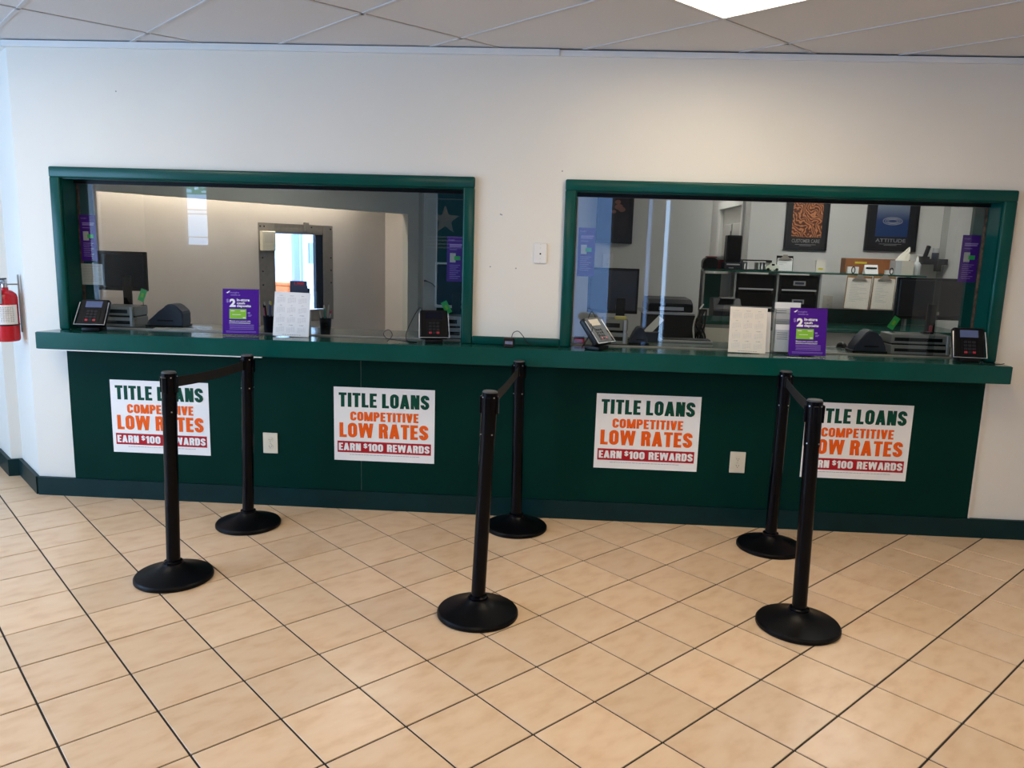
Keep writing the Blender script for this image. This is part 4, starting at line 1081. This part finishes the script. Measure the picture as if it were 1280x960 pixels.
# worktop against the wall
t = thing('office_desk', 'pale desk with a dark green top along the back of the office', 'desk', (5.2, 2.2, 0))
bx('desktop', 'top', t, -.985, 1.12, -.30, .42, 1.000, 1.030, .003)
bx('front_panel', 'white_pl', t, -.97, 1.10, -.24, -.22, 0, .999); bx('side_panel', 'white_pl', t, -.97, -.95, -.219, .40, 0, .999); bx('side_panel', 'white_pl', t, 1.08, 1.10, -.219, .40, 0, .999)
bx('back_riser', 'green', t, -.20, 1.10, .335, .350, 1.031, 1.150)
t = thing('wall_shelf', 'long green edged shelf standing above the office desk', 'shelf', (5.14, 2.35, 1.0305))
bx('shelf_board', 'top', t, -.915, .925, -.15, .15, .425, .4395, .002)
for x in (-.905, -.640, -.285, .068): bx('upright', 'grey', t, x - .008, x + .008, -.13, .15, 0, .4245)
bx('upright', 'grey', t, .890, .912, .10, .15, 0, .4245)
bx('side_board', 'green', t, -.890, -.735, .0, .012, .10, .40); bx('side_board', 'clear', t, -.735, -.655, .0, .012, .10, .40)
def bin_(x, z, w, lb, label, lab=True):
    t = thing('file_bin', label, 'bin', (x, 2.35, z), 0, 'black file bins under the office shelf')
    b = NB(); box(b, -w / 2, w / 2, -.12, .12, 0, .008); box(b, -w / 2, w / 2, -.12, -.112, .008, .125); box(b, -w / 2, -w / 2 + .008, -.112, .12, .008, .125); box(b, w / 2 - .008, w / 2, -.112, .12, .008, .125); box(b, -w / 2 + .008, w / 2 - .008, .112, .12, .008, .125)
    obj('tray', b, 'plastic', t)
    bx('front_lip', 'silver', t, -w / 2 + .006, w / 2 - .006, -.128, -.1205, -.001, .012)
    bx('base_block', 'plastic', t, -w / 2 + .01, w / 2 - .01, -.10, .11, -.03, -.0005)
    if lab:
        l = bx('label_holder', 'grey', t, -.05, .05, -.1235, -.1205, .045, .083); bx('label_card', 'slate', l, -.038, .038, -.1245, -.1236, .054, .074)
for x, w_, z, k in ((4.678, .30, 1.155, 0), (4.678, .30, 1.310, 0), (5.038, .30, 1.155, 1), (5.038, .30, 1.310, 1)):
    bin_(x, z, w_, k, 'black file bin, %s of the %s stack under the shelf' % ('upper' if z > 1.2 else 'lower', 'labelled right' if k else 'unlabelled left'), bool(k))
for x, nm in ((4.678, 'left'), (5.038, 'right')):
    t = thing('paper_box', 'black box on the office desk under the %s stack of file bins' % nm, 'box', (x, 2.35, 1.0305)); bx('carton', 'plastic', t, -.145, .145, -.10, .11, 0, .092); bx('carton_lid', 'plastic', t, -.148, .148, -.103, .113, .0585, .0935)

def clipboard(x, y, z0, w, h, label, rot=0.0, board='wood', back=False):
    t = thing('clipboard', label, 'clipboard', (x, y, z0), 0, 'clipboards in the office')
    t.rotation_euler = (math.radians(-4) if back else 0, math.radians(rot), 0)
    bx('board', board, t, -w / 2, w / 2, 0, .004, 0, h, .001)
    bx('sheets', 'cream' if not back else 'paper', t, -w / 2 + .006, w / 2 - .006, -.003, -.0003, .004 if not back else .002, h - .020)
    b = NB(); prism(b, [(-.06, h - .035), (.06, h - .035), (.025, h - .010), (.018, h + .008), (-.018, h + .008), (-.025, h - .010)], -.012, -.0035); obj('clip', b, 'steel_matte', t)
    lines('printed_lines', 't_lgrey', t, [(-w * .34, -w * .34 + random.uniform(.2, .7) * w, h - .062 - r * .014, h - .058 - r * .014) for r in range(int((h - .1) / .014))], -.0033)
clipboard(5.505, 2.184, 1.175, .205, .280, 'wooden clipboard with cream sheets hanging under the shelf, left of the two', 2)
clipboard(5.715, 2.184, 1.178, .185, .278, 'wooden clipboard with a figure drawing, right of the two hanging under the shelf', 1)
clipboard(4.930, 2.33, 1.4705, .140, .130, 'small dark clipboard standing upright on the office shelf', 0, 'plastic', True)

Z1 = 1.4705
t = thing('handbag', 'dark handbag with a reddish flap at the left end of the office shelf', 'bag', (4.300, 2.34, Z1))
b = NB(); prism(b, [(-.065, 0), (.055, 0), (.060, .075), (.03, .098), (-.045, .095), (-.07, .06)], -.06, .06); bmesh.ops.bevel(b, geom=b.edges[:], offset=.008, segments=2, affect='EDGES'); obj('bag_body', b, 'plastic', t, smooth=True)
b = NB(); box(b, -.035, .05, -.05, .05, .094, .108, .005); obj('flap', b, mat('maroon_leather', (.16, .03, .03), .6), t)
t = thing('red_box', 'red and white carton on the office shelf behind the black speaker', 'box', (4.398, 2.42, Z1))
bx('carton', 'redpl', t, -.034, .034, -.03, .03, 0, .080); bx('carton_top', 'white_pl', t, -.035, .035, -.031, .031, .0802, .112)
t = thing('radio_base', 'black radio with a silver strip on the office shelf', 'radio', (4.478, 2.30, Z1))
bx('case', 'plastic_g', t, -.078, .078, -.07, .06, 0, .062, .004); bx('silver_strip', 'silver', t, -.06, .05, -.0725, -.0703, .040, .050); bx('logo_plate', 'grey', t, -.04, .0, -.0720, -.0703, .012, .020)
t = thing('desktop_speaker', 'tall dark speaker with an antenna on top of the radio', 'speaker', (4.476, 2.30, Z1 + .0625))
bx('cabinet', 'plastic_g', t, -.062, .062, -.05, .05, 0, .225, .006); bx('grille', 'plastic', t, -.052, .052, -.0535, -.0503, .012, .212)
b = NB(); cyl(b, (-.03, 0, .224), (-.028, 0, .262), .003, seg=8); obj('antenna', b, 'plastic', t)
t = thing('letter_tray', 'black letter tray full of papers on the office shelf', 'tray', (4.690, 2.40, Z1))
bx('tray_lid', 'plastic', t, -.125, .125, -.09, .08, .078, .088); bx('tray_base', 'plastic', t, -.125, .125, -.09, .08, 0, .006); bx('tray_side', 'plastic', t, -.125, -.118, -.09, .08, .006, .078); bx('tray_side', 'plastic', t, .118, .125, -.09, .08, .006, .078)
for x in (-.10, -.075, .02, .045, .075, .095): bx('folder', 'paper', t, x, x + .012, -.07, .07, .0065, .065)
t = thing('toy_car', 'small white toy car on the office shelf', 'toy', (4.800, 2.245, Z1))
b = NB(); prism(b, [(-.058, .010), (.058, .010), (.060, .034), (.040, .044), (.020, .066), (-.012, .068), (-.030, .044), (-.058, .036)], -.026, .026); bmesh.ops.bevel(b, geom=b.edges[:], offset=.004, segments=2, affect='EDGES'); obj('car_body', b, mat('white_toy_enamel', (.7, .75, .62), .3), t, smooth=True)
for x in (-.036, .036):
    for y in (-.027, .027):
        b = NB(); cyl(b, (x, y - .005, .0125), (x, y + .005, .0125), .0125, seg=16); obj('wheel', b, 'plastic', t)
b = NB(); box(b, -.008, .016, -.0275, -.0262, .044, .060); obj('car_window', b, 'plastic', t)
t = thing('yellow_card', 'pale yellow card standing on the office shelf under the fibre poster', 'card', (5.240, 2.35, Z1)); bx('card_sheet', 'cream', t, -.040, .040, 0, .02, 0, .102); bx('card_print', 'yellow', t, -.02, .02, -.001, -.0002, .02, .035)
t = thing('wooden_tray_box', 'long orange brown box lying on the office shelf', 'box', (5.720, 2.42, Z1))
bx('box_body', mat('brown_card', (.30, .11, .035), .5, noise=.2, nscale=12), t, -.27, .27, -.05, .06, 0, .125, .002); bx('box_print', 'yellow', t, -.19, -.09, -.0515, -.0502, .082, .098)
t = thing('desk_calendar', 'small white tent card with a black band on the office shelf', 'calendar', (5.640, 2.30, Z1))
b = NB(); prismx(b, [(-.03, 0), (.03, 0), (0, .075)], -.055, .055); obj('tent_card', b, 'paper', t); lines('print_band', 'plastic', t, [(-.045, .045, .040, .055)], -.0165)
for x, lb in ((5.480, 'left'), (5.795, 'right')):
    t = thing('business_cards', 'white cards with a black clip on the shelf, %s of the tent card' % lb, 'cards', (x, 2.27, Z1))
    bx('card_stack', 'paper', t, -.045, .045, -.015, .015, 0, .055 if lb == 'left' else .035)
    b = NB(); tube(b, [(.0 + .014 * math.cos(k * math.pi / 8), -.018, .028 + .026 * math.sin(k * math.pi / 8)) for k in range(17)], .004, 6); obj('wire_clip', b, 'plastic', t)
t = thing('tissue_box', 'grey tissue box with a white tissue pulled up on the office shelf', 'tissue box', (5.885, 2.27, Z1))
bx('box_body', 'clear', t, -.078, -.030, -.06, .06, 0, .118); bx('box_body', 'almond', t, -.0298, .070, -.06, .06, 0, .118)
b = NB()
rows = []
for k in range(8):
    s_ = k / 7; wd = .055 * (1 - s_) ** .8 + .004
    rows.append([b.verts.new((-.01 + .055 * s_ + wd * math.sin(a * math.pi / 5) * (1 if a else 1), .02 * math.cos(a * math.pi / 5) * (1 - s_) + .006 * math.sin(3 * a + k), .116 + .115 * s_)) for a in range(10)])
for r0, r1 in zip(rows, rows[1:]):
    for a in range(10): b.faces.new((r0[a], r0[(a + 1) % 10], r1[(a + 1) % 10], r1[a]))
obj('tissue', b, 'tissue', t, smooth=True)
t = thing('sanitizer_bottle', 'clear pump bottle with a white top beside the tissue box', 'bottle', (6.005, 2.27, Z1))
b = NB(); lathe(b, [(0, 0), (.030, 0), (.032, .01), (.032, .085), (.022, .105), (.011, .112), (0, .112)], 20); obj('bottle_body', b, 'clear', t, smooth=True)
b = NB(); cyl(b, (0, 0, .113), (0, 0, .150), .011, .007, seg=12); cyl(b, (0, 0, .15), (0, 0, .165), .004, seg=8); box(b, -.012, .035, -.006, .006, .165, .172, .002); obj('pump', b, 'white_pl', t)
t = thing('small_wall_shelf', 'small dark shelf on the wall at the right of the office', 'shelf', (6.300, 2.80, 1.560))
bx('shelf_board', 'plastic_g', t, -.11, .11, -.20, -.001, 0, .018); bx('bracket', 'plastic_g', t, -.10, -.09, -.12, -.001, -.06, -.0005); bx('bracket', 'plastic_g', t, .09, .10, -.12, -.001, -.06, -.0005); bx('front_lip', 'plastic_g', t, -.11, .11, -.206, -.2005, .0, .05)
t = thing('desk_phone', 'dark phone handset on its dock on the small wall shelf', 'phone', (6.245, 2.70, 1.5785)); bx('dock', 'plastic', t, -.035, .035, -.05, .05, 0, .05, .005)
b = NB(); box(b, -.018, .018, -.012, .012, .03, .15, .006, Matrix.Rotation(.25, 4, 'Y')); obj('handset', b, 'plastic', t)
t = thing('glass_jar', 'small grey canister on the small wall shelf', 'jar', (6.345, 2.70, 1.5785)); b = NB(); cyl(b, (0, 0, 0), (0, 0, .085), .030, seg=20); obj('jar_body', b, 'slate', t, smooth=True); b = NB(); cyl(b, (0, 0, .0855), (0, 0, .125), .026, seg=20); obj('jar_lid', b, 'clear', t, smooth=True)

# machines between the teller counter and the desk
t = thing('label_printer', 'black desktop printer at the left end of the office desk', 'printer', (4.390, 2.02, 1.0305))
b = NB(); prismx(b, [(-.09, 0), (.10, 0), (.10, .21), (-.02, .21), (-.09, .12)], -.115, .115); bmesh.ops.bevel(b, geom=b.edges[:], offset=.006, segments=2, affect='EDGES'); obj('case', b, 'plastic_g', t, smooth=True)
bx('front_slot', 'plastic', t, -.07, .07, -.094, -.088, .04, .055); bx('lid_strip', 'grey', t, -.05, .07, -.075, .06, .2105, .216)
t = thing('file_cabinet', 'pale low cabinet with a dark top behind the cream calendar', 'cabinet', (4.195, 1.22, 0))
bx('carcass', 'grey', t, -.17, .17, -.21, .21, 0, 1.115, .003); bx('cabinet_top', 'top', t, -.18, .18, -.22, .22, 1.1155, 1.140, .002)
bx('drawer_front', 'white_pl', t, -.155, .155, -.222, -.2105, .60, 1.09, .002); dr = bx('drawer_front', 'white_pl', t, -.155, .155, -.222, -.2105, .08, .58, .002)
t = thing('printer_stand', 'dark stand under the copier in the office', 'stand', (3.840, 1.42, 0))
bx('stand_body', 'plastic_g', t, -.15, .15, -.20, .20, .05, .96, .004)
for x in (-.13, .13):
    for y in (-.17, .17): 
        b = NB(); cyl(b, (x, y, 0), (x, y, .05), .02, seg=12); obj('caster', b, 'plastic', t)
t = thing('office_copier', 'black and silver copier standing left of the pale cabinet in the office', 'copier', (3.840, 1.42, .9605))
bx('lower_body', 'plastic_g', t, -.185, .165, -.21, .20, 0, .195, .006); bx('silver_tray', 'silver', t, -.215, .160, -.235, .20, .1955, .212, .003)
bx('upper_body', 'plastic', t, -.175, .150, -.18, .20, .2125, .265, .006); b = NB(); prismx(b, [(-.19, .2655), (.19, .2655), (.19, .305), (-.10, .300), (-.19, .275)], -.170, .145); obj('scanner_lid', b, 'plastic_g', t)
bx('control_panel', 'silver', t, -.10, .08, -.196, -.1905, .225, .25)
t = thing('cable_bundle', 'tangle of dark and white cables between the copier and the pale cabinet', 'cables', (4.000, .93, .0))
b = NB()
for k in range(7):
    random.seed(40 + k); tube(b, smooth_path([(-.02 + .008 * k, .01, 1.22), (random.uniform(-.05, .02), -.05, 1.12), (random.uniform(-.05, .03), -.06, 1.02), (random.uniform(-.05, .02), -.04, .90), (random.uniform(-.04, .02), .0, .4), (.0 + .004 * k, .0, .006)]), .006, 6)
stuff(obj('cable', b, 'plastic', t))
b = NB(); tube(b, smooth_path([(.02, .09, 1.25), (-.03, .0, 1.20), (-.06, -.03, 1.10), (-.05, -.05, .9), (-.05, -.05, .01)]), .006, 6); obj('white_cable', b, 'white_wire', t)
